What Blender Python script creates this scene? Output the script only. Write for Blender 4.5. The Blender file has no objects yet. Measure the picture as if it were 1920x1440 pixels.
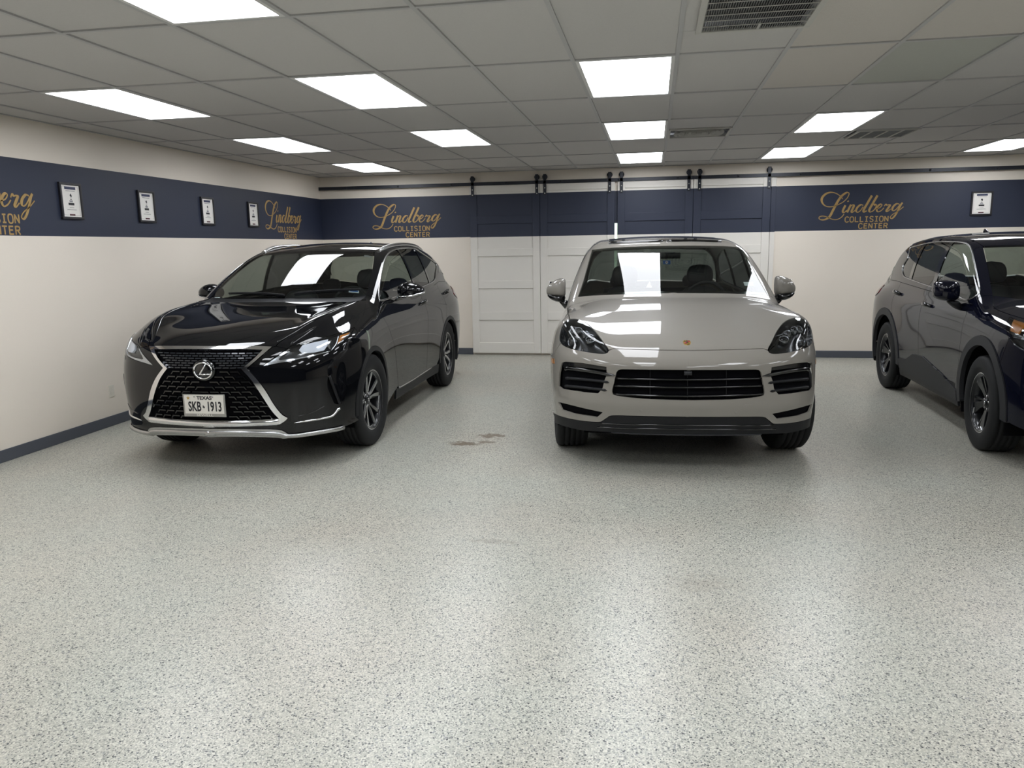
import bpy, bmesh, math, random
import numpy as np
from mathutils import Vector, Matrix
from mathutils.geometry import delaunay_2d_cdt
random.seed(7); np.random.seed(7)
S = bpy.context.scene
COL = S.collection

# ------------------------------------------------------------------ camera
CF, CYAW, CPIT, CROL, CH = 1451.96, .181, .1756, -.0161, 1.6201
_fw = np.array([-math.sin(CYAW)*math.cos(CPIT), math.cos(CYAW)*math.cos(CPIT), -math.sin(CPIT)])
_rt = np.array([math.cos(CYAW), math.sin(CYAW), 0.]); _up = np.cross(_rt, _fw)
_r2 = _rt*math.cos(CROL)+_up*math.sin(CROL); _u2 = -_rt*math.sin(CROL)+_up*math.cos(CROL)
CAMP = np.array([0, 0, CH])
cd = bpy.data.cameras.new('camera'); cam = bpy.data.objects.new('camera', cd); COL.objects.link(cam)
cd.sensor_width = 36; cd.lens = CF/1920*36; cd.clip_start = .05; cd.clip_end = 100
cam.matrix_world = Matrix([[_r2[i], _u2[i], -_fw[i], CAMP[i]] for i in range(3)]+[[0, 0, 0, 1]])
S.camera = cam
# ------------------------------------------------------------------ world, exposure (lit by its ceiling panels)
w = bpy.data.worlds.new('world'); S.world = w; w.use_nodes = True
w.node_tree.nodes['Background'].inputs[0].default_value = (.6, .65, .7, 1)
w.node_tree.nodes['Background'].inputs[1].default_value = .05
vs = S.view_settings; vs.view_transform = 'Standard'; vs.look = 'None'; vs.gamma = 1; vs.exposure = EXPOSURE = 0.0
vs.use_curve_mapping = False
PANEL_EMIT = 11.5

def px_ray(x, y):
    return _fw+_r2*((x-960)/CF)-_u2*((y-720)/CF)

# ------------------------------------------------------------------ materials
MATS = {}
def srgb(c):
    if isinstance(c, str): c = [int(c[i:i+2], 16)/255 for i in (0, 2, 4)]
    return tuple(((v/12.92) if v <= .04045 else ((v+.055)/1.055)**2.4) for v in c)
def mat(name, color=(.5, .5, .5), rough=.5, metal=0., coat=0., spec=.5, emit=None, estr=0., noise=None, bump=None, coat_rough=.03):
    """principled material; noise=(scale, amount) gives a little colour mottling, bump=(scale, strength) fine relief"""
    m = bpy.data.materials.new(name); m.use_nodes = True; MATS[name] = m
    nt = m.node_tree; b = nt.nodes['Principled BSDF']
    b.inputs['Base Color'].default_value = (*color, 1); b.inputs['Roughness'].default_value = rough
    b.inputs['Metallic'].default_value = metal; b.inputs['Coat Weight'].default_value = coat
    b.inputs['Coat Roughness'].default_value = coat_rough; b.inputs['Specular IOR Level'].default_value = spec
    if emit: b.inputs['Emission Color'].default_value = (*emit, 1); b.inputs['Emission Strength'].default_value = estr
    tc = nt.nodes.new('ShaderNodeTexCoord')
    n = nt.nodes.new('ShaderNodeTexNoise'); n.inputs['Scale'].default_value = noise[0] if noise else 40.
    nt.links.new(tc.outputs['Object'], n.inputs['Vector'])
    amt = noise[1] if noise else .03
    mx = nt.nodes.new('ShaderNodeMix'); mx.data_type = 'RGBA'
    mx.inputs[6].default_value = (*[min(1, c*(1+amt)) for c in color], 1)
    mx.inputs[7].default_value = (*[c*(1-amt) for c in color], 1)
    nt.links.new(n.outputs['Fac'], mx.inputs[0]); nt.links.new(mx.outputs[2], b.inputs['Base Color'])
    if bump:
        n2 = nt.nodes.new('ShaderNodeTexNoise'); n2.inputs['Scale'].default_value = bump[0]
        nt.links.new(tc.outputs['Object'], n2.inputs['Vector'])
        bp = nt.nodes.new('ShaderNodeBump'); bp.inputs['Strength'].default_value = bump[1]; bp.inputs['Distance'].default_value = .004
        nt.links.new(n2.outputs['Fac'], bp.inputs['Height']); nt.links.new(bp.outputs[0], b.inputs['Normal'])
    return m
def glass_mat(name, tint, ior=1.5, rough=0.):
    m = bpy.data.materials.new(name); m.use_nodes = True; MATS[name] = m
    nt = m.node_tree; nt.nodes.clear()
    o = nt.nodes.new('ShaderNodeOutputMaterial'); t = nt.nodes.new('ShaderNodeBsdfTransparent'); g = nt.nodes.new('ShaderNodeBsdfGlossy')
    ge = nt.nodes.new('ShaderNodeNewGeometry'); dt = nt.nodes.new('ShaderNodeVectorMath'); dt.operation = 'DOT_PRODUCT'; mx = nt.nodes.new('ShaderNodeMixShader')
    nt.links.new(ge.outputs['Normal'], dt.inputs[0]); nt.links.new(ge.outputs['Incoming'], dt.inputs[1])
    def M_(op, a, b=None, c=None):   # plain Schlick reflectance, the same from both faces of the pane
        n = nt.nodes.new('ShaderNodeMath'); n.operation = op; n.use_clamp = op == 'MULTIPLY_ADD'
        for i, v in enumerate((a, b, c)):
            if v is None: continue
            if isinstance(v, (int, float)): n.inputs[i].default_value = v
            else: nt.links.new(v, n.inputs[i])
        return n.outputs[0]
    r0 = 1.7*((ior-1)/(ior+1))**2
    fac = M_('MULTIPLY_ADD', M_('POWER', M_('SUBTRACT', 1., M_('ABSOLUTE', dt.outputs['Value'])), 5.), 1-r0, r0)
    t.inputs[0].default_value = (*tint, 1); g.inputs['Roughness'].default_value = rough
    nt.links.new(fac, mx.inputs[0]); nt.links.new(t.outputs[0], mx.inputs[1]); nt.links.new(g.outputs[0], mx.inputs[2])
    nt.links.new(mx.outputs[0], o.inputs[0])
    return m

NAVY = srgb('232a3d')
def wall_mat(name, color, zb, zt):
    """off-white paint with the navy band painted between two heights"""
    m = mat(name, color, .55, noise=(1.3, .025), bump=(180., .12)); nt = m.node_tree; b = nt.nodes['Principled BSDF']
    src = b.inputs['Base Color'].links[0].from_socket
    ge = nt.nodes.new('ShaderNodeNewGeometry'); sp = nt.nodes.new('ShaderNodeSeparateXYZ'); nt.links.new(ge.outputs['Position'], sp.inputs[0])
    a = nt.nodes.new('ShaderNodeMath'); a.operation = 'GREATER_THAN'; a.inputs[1].default_value = zb; nt.links.new(sp.outputs[2], a.inputs[0])
    c = nt.nodes.new('ShaderNodeMath'); c.operation = 'LESS_THAN'; c.inputs[1].default_value = zt; nt.links.new(sp.outputs[2], c.inputs[0])
    k = nt.nodes.new('ShaderNodeMath'); k.operation = 'MULTIPLY'; nt.links.new(a.outputs[0], k.inputs[0]); nt.links.new(c.outputs[0], k.inputs[1])
    mx = nt.nodes.new('ShaderNodeMix'); mx.data_type = 'RGBA'; nt.links.new(k.outputs[0], mx.inputs[0]); nt.links.new(src, mx.inputs[6])
    mx.inputs[7].default_value = (*NAVY, 1); nt.links.new(mx.outputs[2], b.inputs['Base Color'])
    return m

# ------------------------------------------------------------------ helpers
def link(o, parent=None):
    COL.objects.link(o)
    if parent is not None: o.parent = parent
    return o
def mesh_obj(name, verts, faces, m, parent=None, smooth=False):
    me = bpy.data.meshes.new(name); me.from_pydata([tuple(map(float, v)) for v in verts], [], [tuple(f) for f in faces]); me.update()
    if m is not None: me.materials.append(MATS[m] if isinstance(m, str) else m)
    if smooth: me.polygons.foreach_set('use_smooth', [True]*len(me.polygons))
    return link(bpy.data.objects.new(name, me), parent)
def bm_obj(name, bm, m, parent=None, smooth=False, bevel=0, sub=0):
    bmesh.ops.recalc_face_normals(bm, faces=bm.faces)
    me = bpy.data.meshes.new(name); bm.to_mesh(me); bm.free()
    for q in (m if isinstance(m, (list, tuple)) else [m]): me.materials.append(MATS[q])
    if smooth: me.polygons.foreach_set('use_smooth', [True]*len(me.polygons))
    o = link(bpy.data.objects.new(name, me), parent)
    if bevel:
        b = o.modifiers.new('bevel', 'BEVEL'); b.width = bevel; b.segments = 2; b.limit_method = 'ANGLE'
    if sub:
        s_ = o.modifiers.new('sub', 'SUBSURF'); s_.levels = sub; s_.render_levels = sub
    return o
def add_box(bm, x0, x1, y0, y1, z0, z1, mi=0, M=None):
    v = [bm.verts.new((x, y, z)) for z in (z0, z1) for y in (y0, y1) for x in (x0, x1)]
    if M is not None:
        for q in v: q.co = M @ q.co
    for f in ((0, 2, 3, 1), (4, 5, 7, 6), (0, 1, 5, 4), (2, 6, 7, 3), (1, 3, 7, 5), (0, 4, 6, 2)):
        F_ = bm.faces.new([v[i] for i in f]); F_.material_index = mi
    return v
def box(name, x0, x1, y0, y1, z0, z1, m, parent=None, bevel=0):
    bm = bmesh.new(); add_box(bm, x0, x1, y0, y1, z0, z1); return bm_obj(name, bm, m, parent, bevel=bevel)
def thing(name, label, cat, loc=(0, 0, 0), rz=0., group=None):
    o = link(bpy.data.objects.new(name, None)); o.location = loc; o.rotation_euler = (0, 0, rz); o.empty_display_size = .1
    return tag(o, label, cat, group)
def tag(o, label, cat, group=None, kind=None):
    o['label'] = label; o['category'] = cat
    if group: o['group'] = group
    if kind: o['kind'] = kind
    return o
def struct(o, label=None):
    o['kind'] = 'structure'
    if label: o['label'] = label
    return o
def copy_tree(o, parent=None):
    c = o.copy(); COL.objects.link(c); c.parent = parent
    for ch in o.children: copy_tree(ch, c)
    return c
def crom(P, n=8, closed=False):
    """Catmull-Rom through the points, n samples a span"""
    P = np.array(P, float); N = len(P)
    if closed: Q = np.vstack([P[-1], P, P[0], P[1]]); spans = N
    else: Q = np.vstack([2*P[0]-P[1], P, 2*P[-1]-P[-2]]); spans = N-1
    t = np.linspace(0, 1, n, endpoint=False)[:, None]; out = []
    for i in range(spans):
        a, b, c, d = Q[i:i+4]
        out.append(.5*((2*b)+(-a+c)*t+(2*a-5*b+4*c-d)*t*t+(-a+3*b-3*c+d)*t**3))
    out = np.vstack(out)
    return out if closed else np.vstack([out, P[-1]])
def tube(bm, P, r, seg=8, closed=False, mi=0, flat=None):
    """sweep a round (or flattened) section along a polyline"""
    P = np.array(P, float); N = len(P); rr = np.broadcast_to(np.array(r, float), (N,))
    if closed: T = np.roll(P, -1, 0)-np.roll(P, 1, 0)
    else: T = np.gradient(P, axis=0)
    T /= np.linalg.norm(T, axis=1)[:, None]+1e-12
    ref = np.array([0, 0, 1.]) if abs(T[:, 2]).mean() < .8 else np.array([0, 1., 0])
    rings = []
    for i in range(N):
        a = np.cross(T[i], ref); a /= np.linalg.norm(a)+1e-12; b = np.cross(a, T[i])
        fb = flat if flat else 1.
        rings.append([bm.verts.new(P[i]+rr[i]*(math.cos(q)*a+fb*math.sin(q)*b)) for q in np.linspace(0, 2*math.pi, seg, endpoint=False)])
    for i in range(N if closed else N-1):
        A, B = rings[i], rings[(i+1) % N]
        for k in range(seg):
            f = bm.faces.new((A[k], A[(k+1) % seg], B[(k+1) % seg], B[k])); f.smooth = True; f.material_index = mi
    if not closed:
        for R_ in (rings[0][::-1], rings[-1]):
            f = bm.faces.new(R_); f.material_index = mi
def lathe(bm, prof, seg=32, axis='x', c=(0, 0, 0), mi=0, closed=False):
    """revolve (a, r) profile points about an axis through c"""
    rings = []
    for a, r in prof:
        ring = []
        for q in np.linspace(0, 2*math.pi, seg, endpoint=False):
            u, v = r*math.cos(q), r*math.sin(q)
            p = {'x': (a, u, v), 'y': (v, a, u), 'z': (u, v, a)}[axis]
            ring.append(bm.verts.new((p[0]+c[0], p[1]+c[1], p[2]+c[2])))
        rings.append(ring)
    n = len(rings)
    for i in range(n if closed else n-1):
        A, B = rings[i], rings[(i+1) % n]
        for k in range(seg):
            f = bm.faces.new((A[k], A[(k+1) % seg], B[(k+1) % seg], B[k])); f.smooth = True; f.material_index = mi
    return rings
def ribbon(bm, P, wd, depth, M=None):
    """flat brush stroke in the xy plane, width per point, raised by depth"""
    P = np.array(P, float); T = np.gradient(P, axis=0); T /= np.linalg.norm(T, axis=1)[:, None]+1e-9
    Nn = np.stack([-T[:, 1], T[:, 0]], 1); L = P+Nn*wd[:, None]/2; R = P-Nn*wd[:, None]/2
    vs_ = []
    for z in (0., depth):
        vs_.append([[bm.verts.new((*q, z)) for q in side] for side in (L, R)])
    for i in range(len(P)-1):
        (l0, r0), (l1, r1) = vs_
        for q in ((l1[i], r1[i], r1[i+1], l1[i+1]), (l0[i], l1[i], l1[i+1], l0[i+1]), (r1[i], r0[i], r0[i+1], r1[i+1])): bm.faces.new(q)
def text_mesh(body, size, align='CENTER', extrude=.0005, bold=0.):
    c = bpy.data.curves.new('text', 'FONT'); c.body = body; c.size = size; c.align_x = align; c.align_y = 'CENTER'; c.extrude = extrude; c.resolution_u = 3; c.offset = bold
    o = bpy.data.objects.new('text', c); COL.objects.link(o)
    dg = bpy.context.evaluated_depsgraph_get(); me = bpy.data.meshes.new_from_object(o.evaluated_get(dg))
    bpy.data.objects.remove(o); bpy.data.curves.remove(c)
    me.materials.clear()
    return me
def text_obj(name, body, size, m, parent, M, sx=1., extrude=.0005, bold=0.):
    me = text_mesh(body, size, extrude=extrude, bold=bold); me.materials.append(MATS[m])
    me.transform(M @ Matrix.Diagonal((sx, 1, 1, 1)))
    return link(bpy.data.objects.new(name, me), parent)
# ================================================================== the room
XL, XR, YB, YF, HC = -5.05, 8.3, 11.503, -4.2, 2.7027
ZB, ZT, BBH = 1.7698, 2.3822, .098
TW, TLN, GX, GY = .6096, 1.2192, -.4905, 4.8753
WALLC = srgb('e3dacd')
wall_mat('wall_paint', WALLC, ZB, ZT)
mat('door_paint', srgb('dedad2'), .45, noise=(3., .02))
wall_mat('door_band_paint', srgb('dedad2'), ZB-.006, ZT)
mat('tile_white', srgb('c6c4c2'), .9, noise=(60., .03), bump=(260., .35))
mat('tile_green', srgb('b6b8b1'), .9, noise=(60., .03), bump=(260., .35))
mat('tile_warm', srgb('cac5bf'), .9, noise=(60., .03), bump=(260., .35))
mat('grid_white', srgb('b4b4b4'), .5)
mat('front_wall_dark', srgb('2c2f38'), .5)
mat('baseboard_vinyl', srgb('4c5058'), .5)
mat('black_metal', srgb('23262e'), .4, metal=.3)
mat('white_metal', srgb('c9c8c2'), .45)
mat('vent_white', srgb('bdbcb6'), .5)
mat('vent_dark', srgb('3a3b3d'), .8)
mat('frame_black', srgb('1d1c20'), .4)
mat('paper', srgb('e9e6e0'), .6)
mat('print_navy', srgb('2c3350'), .5)
mat('print_black', srgb('17181c'), .5)
mat('print_grey', srgb('8d8c8c'), .6)
mat('print_maroon', srgb('4a2024'), .5)
mat('gold_paint', srgb('a88a55'), .5, metal=.2, noise=(25., .2))
mat('light_frame', srgb('d8d8d6'), .5)
mat('panel_glow', (.9, .93, 1.), .5, emit=(.93, .955, 1.), estr=PANEL_EMIT)
mat('daylight_glow', (.8, .9, .8), .5, emit=(.85, 1., .82), estr=1.0)
mat('outlet_plastic', srgb('d8d3c6'), .4)

def floor_mat():
    m = bpy.data.materials.new('floor_flake_epoxy'); m.use_nodes = True; MATS['floor'] = m
    nt = m.node_tree; b = nt.nodes['Principled BSDF']; N = nt.nodes.new; Lk = nt.links.new
    tc = N('ShaderNodeTexCoord')
    def vor(scale):
        v = N('ShaderNodeTexVoronoi'); v.inputs['Scale'].default_value = scale; Lk(tc.outputs['Object'], v.inputs['Vector'])
        s = N('ShaderNodeSeparateColor'); Lk(v.outputs['Color'], s.inputs[0]); return v, s
    def ramp(src, stops):
        r = N('ShaderNodeValToRGB'); e = r.color_ramp; e.interpolation = 'CONSTANT'
        while len(e.elements) < len(stops): e.elements.new(.5)
        for el, (p, c) in zip(e.elements, stops): el.position = p; el.color = (*srgb(c), 1)
        Lk(src, r.inputs[0]); return r
    v1, s1 = vor(210.)
    r1 = ramp(s1.outputs[0], [(0, 'aaa9a3'), (.28, 'b6b4ae'), (.52, 'c9c7c1'), (.72, '9b9a96'), (.86, '787977'), (.95, '4a4c51')])
    v2, s2 = vor(110.)
    r2 = ramp(s2.outputs[1], [(0, '2e3136'), (.045, '84868a'), (.1, 'ffffff')])
    lt = N('ShaderNodeMath'); lt.operation = 'LESS_THAN'; lt.inputs[1].default_value = .1; Lk(s2.outputs[1], lt.inputs[0])
    dl = N('ShaderNodeMath'); dl.operation = 'LESS_THAN'; dl.inputs[1].default_value = .0050; Lk(v2.outputs['Distance'], dl.inputs[0])
    dl.inputs[1].default_value = .45
    an = N('ShaderNodeMath'); an.operation = 'MULTIPLY'; Lk(lt.outputs[0], an.inputs[0]); Lk(dl.outputs[0], an.inputs[1])
    mx = N('ShaderNodeMix'); mx.data_type = 'RGBA'; Lk(an.outputs[0], mx.inputs[0]); Lk(r1.outputs[0], mx.inputs[6]); Lk(r2.outputs[0], mx.inputs[7])
    # slow tint drift, greenish to warm
    n = N('ShaderNodeTexNoise'); n.inputs['Scale'].default_value = .9; n.inputs['Detail'].default_value = 3; Lk(tc.outputs['Object'], n.inputs['Vector'])
    tr = N('ShaderNodeValToRGB'); tr.color_ramp.elements[0].position = .35; tr.color_ramp.elements[0].color = (.97, 1., .935, 1)
    tr.color_ramp.elements[1].position = .68; tr.color_ramp.elements[1].color = (1., .97, .89, 1); Lk(n.outputs['Fac'], tr.inputs[0])
    mu = N('ShaderNodeMix'); mu.data_type = 'RGBA'; mu.blend_type = 'MULTIPLY'; mu.inputs[0].default_value = 1.
    Lk(mx.outputs[2], mu.inputs[6]); Lk(tr.outputs[0], mu.inputs[7])
    # dried mud stains: (x, y, rx, ry, strength)
    prev = mu.outputs[2]
    for sx, sy, rx, ry, st in ((-1.53, 6.13, .19, .09, 1.), (-1.36, 6.42, .15, .10, .95), (-1.37, 6.20, .10, .06, .8), (-.86, 4.02, .14, .05, .35), (.25, 3.62, .2, .12, .22)):
        mp = N('ShaderNodeMapping'); mp.vector_type = 'POINT'
        mp.inputs['Location'].default_value = (-sx/rx, -sy/ry, 0); mp.inputs['Scale'].default_value = (1/rx, 1/ry, 0)
        Lk(tc.outputs['Object'], mp.inputs[0])
        ln = N('ShaderNodeVectorMath'); ln.operation = 'LENGTH'; Lk(mp.outputs[0], ln.inputs[0])
        nz = N('ShaderNodeTexNoise'); nz.inputs['Scale'].default_value = 17.; nz.inputs['Detail'].default_value = 6; nz.inputs['Roughness'].default_value = .7
        Lk(tc.outputs['Object'], nz.inputs['Vector'])
        su = N('ShaderNodeMath'); su.operation = 'MULTIPLY_ADD'; su.inputs[1].default_value = 3.6; Lk(nz.outputs['Fac'], su.inputs[0])
        ng = N('ShaderNodeMath'); ng.operation = 'MULTIPLY'; ng.inputs[1].default_value = -1.; Lk(ln.outputs['Value'], ng.inputs[0]); Lk(ng.outputs[0], su.inputs[2])
        mr = N('ShaderNodeMapRange'); mr.inputs[1].default_value = .95; mr.inputs[2].default_value = 1.3; mr.inputs[4].default_value = st*.85; Lk(su.outputs[0], mr.inputs[0])
        sm = N('ShaderNodeMix'); sm.data_type = 'RGBA'; Lk(mr.outputs[0], sm.inputs[0]); Lk(prev, sm.inputs[6]); sm.inputs[7].default_value = (*srgb('6b5c4c'), 1)
        prev = sm.outputs[2]
    Lk(prev, b.inputs['Base Color'])
    b.inputs['Roughness'].default_value = .32; b.inputs['Specular IOR Level'].default_value = .65
    nb = N('ShaderNodeTexNoise'); nb.inputs['Scale'].default_value = 70.; nb.inputs['Detail'].default_value = 2; Lk(tc.outputs['Object'], nb.inputs['Vector'])
    bp = N('ShaderNodeBump'); bp.inputs['Strength'].default_value = .25; bp.inputs['Distance'].default_value = .003; Lk(nb.outputs['Fac'], bp.inputs['Height']); Lk(bp.outputs[0], b.inputs['Normal'])
floor_mat()

struct(box('floor', XL-.1, XR+.1, YF-.1, YB+.1, -.1, 0, 'floor'), 'speckled pale grey flake epoxy floor')
struct(box('wall_left', XL-.1, XL, YF-.1, YB+.1, 0, HC+.35, 'wall_paint'), 'off-white wall with a navy painted band')
struct(box('wall_back', XL, XR, YB, YB+.1, 0, HC+.35, 'wall_paint'), 'off-white back wall with a navy painted band')
struct(box('wall_right', XR, XR+.1, YF-.1, YB+.1, 0, HC+.35, 'wall_paint'))
struct(box('wall_front', XL, XR, YF-.1, YF, 0, HC+.35, 'front_wall_dark'), 'dark charcoal front wall behind the viewpoint')
def bboard(name, x0, x1, y0, y1):
    o = struct(box(name, x0, x1, y0, y1, 0, BBH, 'baseboard_vinyl', bevel=.004)); return o
bboard('baseboard_left', XL, XL+.012, YF, YB)
bboard('baseboard_back', 1.66, XR, YB-.012, YB)
bboard('baseboard_rear', XL+.012, -2.70, YB-.012, YB)
# ceiling: one slab behind, T-bar grid, one object per tile
ceil = struct(box('ceiling', XL, XR, YF, YB, HC+.25, HC+.35, 'vent_dark'), 'suspended ceiling of lay-in tiles')
c0, c1 = math.ceil((XL-GX)/TW), math.floor((XR-GX)/TW); r0, r1 = math.ceil((YF-GY)/TLN), math.floor((YB-GY)/TLN)
xs = [XL]+[GX+c*TW for c in range(c0, c1+1)]+[XR]; ys = [YF]+[GY+r*TLN for r in range(r0, r1+1)]+[YB]
bm = bmesh.new()
for x in xs: add_box(bm, x-.012, x+.012, YF, YB, HC, HC+.03)
for y in ys: add_box(bm, XL, XR, y-.012, y+.012, HC+.0004, HC+.03)
bm_obj('ceiling_grid', bm, 'grid_white', ceil)
LIGHTS = [(-3, -2), (-6, 0), (-3, 0), (0, 0), (-6, 2), (-3, 2), (0, 2), (3, 2), (-6, 4), (0, 4), (3, 4), (7, 4), (0, -2), (3, -2), (-6, -2), (7, 2), (7, 0), (7, -2), (10, 2), (10, -2),
          (-3, -4), (0, -4), (3, -4), (-6, -4), (7, -4), (-3, -6), (3, -6)]
VENT1, VENT2, VENT3 = (1, -1), (1, 2), (4, 3)
def tile_mesh(w_, l_, m):
    bm = bmesh.new(); add_box(bm, -w_/2, w_/2, -l_/2, l_/2, 0, .015); me = bpy.data.meshes.new('ceiling_tile'); bm.to_mesh(me); bm.free(); me.materials.append(MATS[m]); return me
tmesh = {}
def tile(xa, xb, ya, yb, m='tile_white', dz=0.):
    k = (round(xb-xa, 4), round(yb-ya, 4), m)
    if k not in tmesh: tmesh[k] = tile_mesh(k[0]-.004, k[1]-.004, m)
    o = link(bpy.data.objects.new('ceiling_tile', tmesh[k]), ceil); o.location = ((xa+xb)/2, (ya+yb)/2, HC+.008+dz)
for i in range(len(xs)-1):
    for j in range(len(ys)-1):
        c = c0-1+i; r = r0-1+j
        if (c, r) in LIGHTS: continue
        xa, xb, ya, yb = xs[i], xs[i+1], ys[j], ys[j+1]
        m = 'tile_green' if (c, r) in ((3, 0),) else ('tile_warm' if (c, r) in ((2, -1), (3, -1), (2, 0)) else 'tile_white')
        if (c, r) == VENT1:
            tile(xa, xb, ya+.735, yb, m); tile(xa, xa+.10, ya+.07, ya+.735, m); tile(xa, xb, ya, ya+.07, m); continue
        if (c, r) == VENT2: tile(xa, xb, ya, ya+.61, m); continue
        if (c, r) == VENT3: tile(xa, xb, ya+.61, yb, m); continue
        tile(xa, xb, ya, yb, m, random.uniform(0, .002))
# ceiling lights: white frame and glowing diffuser
def ceiling_light(c, r, label, group=None):
    x0, y0 = GX+c*TW+.012, GY+r*TLN+.012; W_, L_ = TW-.024, TLN-.024
    t = thing('ceiling_light', label, 'ceiling light', (x0+W_/2, y0+L_/2, HC), group=group)
    bm = bmesh.new(); e = .022
    for a in ((-W_/2, W_/2, -L_/2, -L_/2+e), (-W_/2, W_/2, L_/2-e, L_/2), (-W_/2, -W_/2+e, -L_/2+e, L_/2-e), (W_/2-e, W_/2, -L_/2+e, L_/2-e)): add_box(bm, *a, .0, .05)
    bm_obj('frame', bm, 'light_frame', t)
    bm = bmesh.new(); add_box(bm, -W_/2+e, W_/2-e, -L_/2+e, L_/2-e, .006, .012); bm_obj('diffuser', bm, 'panel_glow', t)
    return t
LLAB = {(0, 4): 'lit ceiling panel above the middle barn doors, nearest the black rail', (0, 2): 'lit ceiling panel beside the curved-blade air diffuser',
        (0, 0): 'lit ceiling panel nearest the large return air grille', (-6, 4): 'lit ceiling panel in the corner by the left wall and barn door rail',
        (3, 4): 'lit ceiling panel nearest the rail right of the barn doors', (7, 4): 'lit ceiling panel above the small navy-band certificate and navy car',
        (3, 2): 'lit ceiling panel beside the small four-section return grille', (-6, 2): 'middle lit ceiling panel of the row along the left wall',
        (-6, 0): 'lit ceiling panel in the left wall row, nearest the certificate farthest from the corner', (-3, 2): 'rearmost lit ceiling panel of the row above the black car driver side',
        (-3, 0): 'middle lit ceiling panel of the row above the black car driver side', (-3, -2): 'lit ceiling panel farthest forward in the row above the black car driver side'}
for c, r in LIGHTS:
    ceiling_light(c, r, LLAB.get((c, r), 'lit ceiling panel over the floor beyond the navy car' if c >= 7 else 'lit ceiling panel over the open floor in front of the parked cars'), 'lit ceiling panels')
# large return grille
vx0, vx1 = GX+TW+.075, GX+2*TW+.03; vy1 = GY-TLN*.398; vy0 = vy1-.66
t = thing('return_air_grille', 'large white return air grille with dark dusty vertical fins', 'vent', ((vx0+vx1)/2, (vy0+vy1)/2, HC))
hw, hl = (vx1-vx0)/2, (vy1-vy0)/2
bm = bmesh.new(); e = .032
for a in ((-hw, hw, -hl, -hl+e), (-hw, hw, hl-e, hl), (-hw, -hw+e, -hl+e, hl-e), (hw-e, hw, -hl+e, hl-e)): add_box(bm, *a, -.014, .0)
bm_obj('frame', bm, 'vent_white', t, bevel=.003)
bm = bmesh.new(); add_box(bm, -hw+.01, hw-.01, -hl+.01, hl-.01, .055, .06); bm_obj('backing', bm, 'vent_dark', t)
nb = 6
for k in range(1, nb):
    y = -hl+e+(2*hl-2*e)*k/nb; box('cross_bar', -hw+e, hw-e, y-.0035, y+.0035, -.013, -.010, 'vent_white', t)
fin = None
for k in range(44):
    x = -hw+e+(2*hw-2*e)*(k+.5)/44
    if fin is None:
        bm = bmesh.new(); add_box(bm, -.0012, .0012, -hl+e, hl-e, -.007, .007, M=Matrix.Rotation(.6, 4, 'Y')); fin = bm_obj('fin', bm, 'vent_grey' if 'vent_grey' in MATS else mat('vent_grey', srgb('8b8c8c'), .6).name, t); o = fin
    else: o = link(fin.copy(), t)
    o.location = (x, 0, -.002)
box('splice_strip', .02, .032, hl-e-.105, hl-e, -.012, -.004, 'vent_white', t)
# curved blade diffuser
t = thing('supply_air_diffuser', 'square white ceiling diffuser with nested curved blades', 'vent', (GX+1.5*TW, GY+2*TLN+.61+.3, HC))
bm = bmesh.new(); q = .298
for a in ((-q, q, -q, -q+.02), (-q, q, q-.02, q), (-q, -q+.02, -q+.02, q-.02), (q-.02, q, -q+.02, q-.02)): add_box(bm, *a, -.006, .004)
bm_obj('frame', bm, 'vent_white', t)
bm = bmesh.new(); add_box(bm, -q, q, -q, q, .05, .055); bm_obj('backing', bm, 'vent_grey', t)
for k in range(6):
    for sgn in (1, -1):
        s0 = .245-.043*k; bm = bmesh.new(); P = []
        for a in np.linspace(-1, 1, 13): P.append((s0*1.0*a, sgn*(s0*(1-.25*a*a)) if False else sgn*s0))
        pts = [(s0*a, sgn*s0*(1-.18*abs(a)**2)) for a in np.linspace(-1, 1, 13)]
        v0 = [bm.verts.new((x, y, -.004)) for x, y in pts]; v1 = [bm.verts.new((x*.86, y*.86, .045)) for x, y in pts]
        for i in range(12): bm.faces.new((v0[i], v0[i+1], v1[i+1], v1[i]))
        bm_obj('blade', bm, 'vent_white', t, smooth=True)
        bm = bmesh.new(); v0 = [bm.verts.new((y, x, -.004)) for x, y in pts]; v1 = [bm.verts.new((y*.86, x*.86, .045)) for x, y in pts]
        for i in range(12): bm.faces.new((v0[i], v0[i+1], v1[i+1], v1[i]))
        bm_obj('blade', bm, 'vent_white', t, smooth=True)
# small return grille, four sections
t = thing('small_return_grille', 'small ceiling return grille divided into four dark sections', 'vent', (GX+4.55*TW, GY+3*TLN+.295, HC))
bm = bmesh.new(); qx, qy = .292, .298
for a in ((-qx, qx, -qy, -qy+.022), (-qx, qx, qy-.022, qy), (-qx, -qx+.022, -qy+.022, qy-.022), (qx-.022, qx, -qy+.022, qy-.022)): add_box(bm, *a, -.01, .004)
bm_obj('frame', bm, 'vent_white', t)
bm = bmesh.new(); add_box(bm, -qx, qx, -qy, qy, .05, .055); bm_obj('backing', bm, 'vent_dark', t)
for k in (1, 2, 3): x = -qx+2*qx*k/4; box('divider', x-.008, x+.008, -qy+.02, qy-.02, -.008, .01, 'vent_white', t)
for k in range(22):
    y = -qy+.03+(2*qy-.06)*k/21; bm = bmesh.new(); add_box(bm, -qx+.022, qx-.022, -.001, .001, -.008, .008, M=Matrix.Rotation(.8, 4, 'X'))
    o = bm_obj('fin', bm, 'vent_grey', t); o.location = (0, y, .004)

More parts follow.
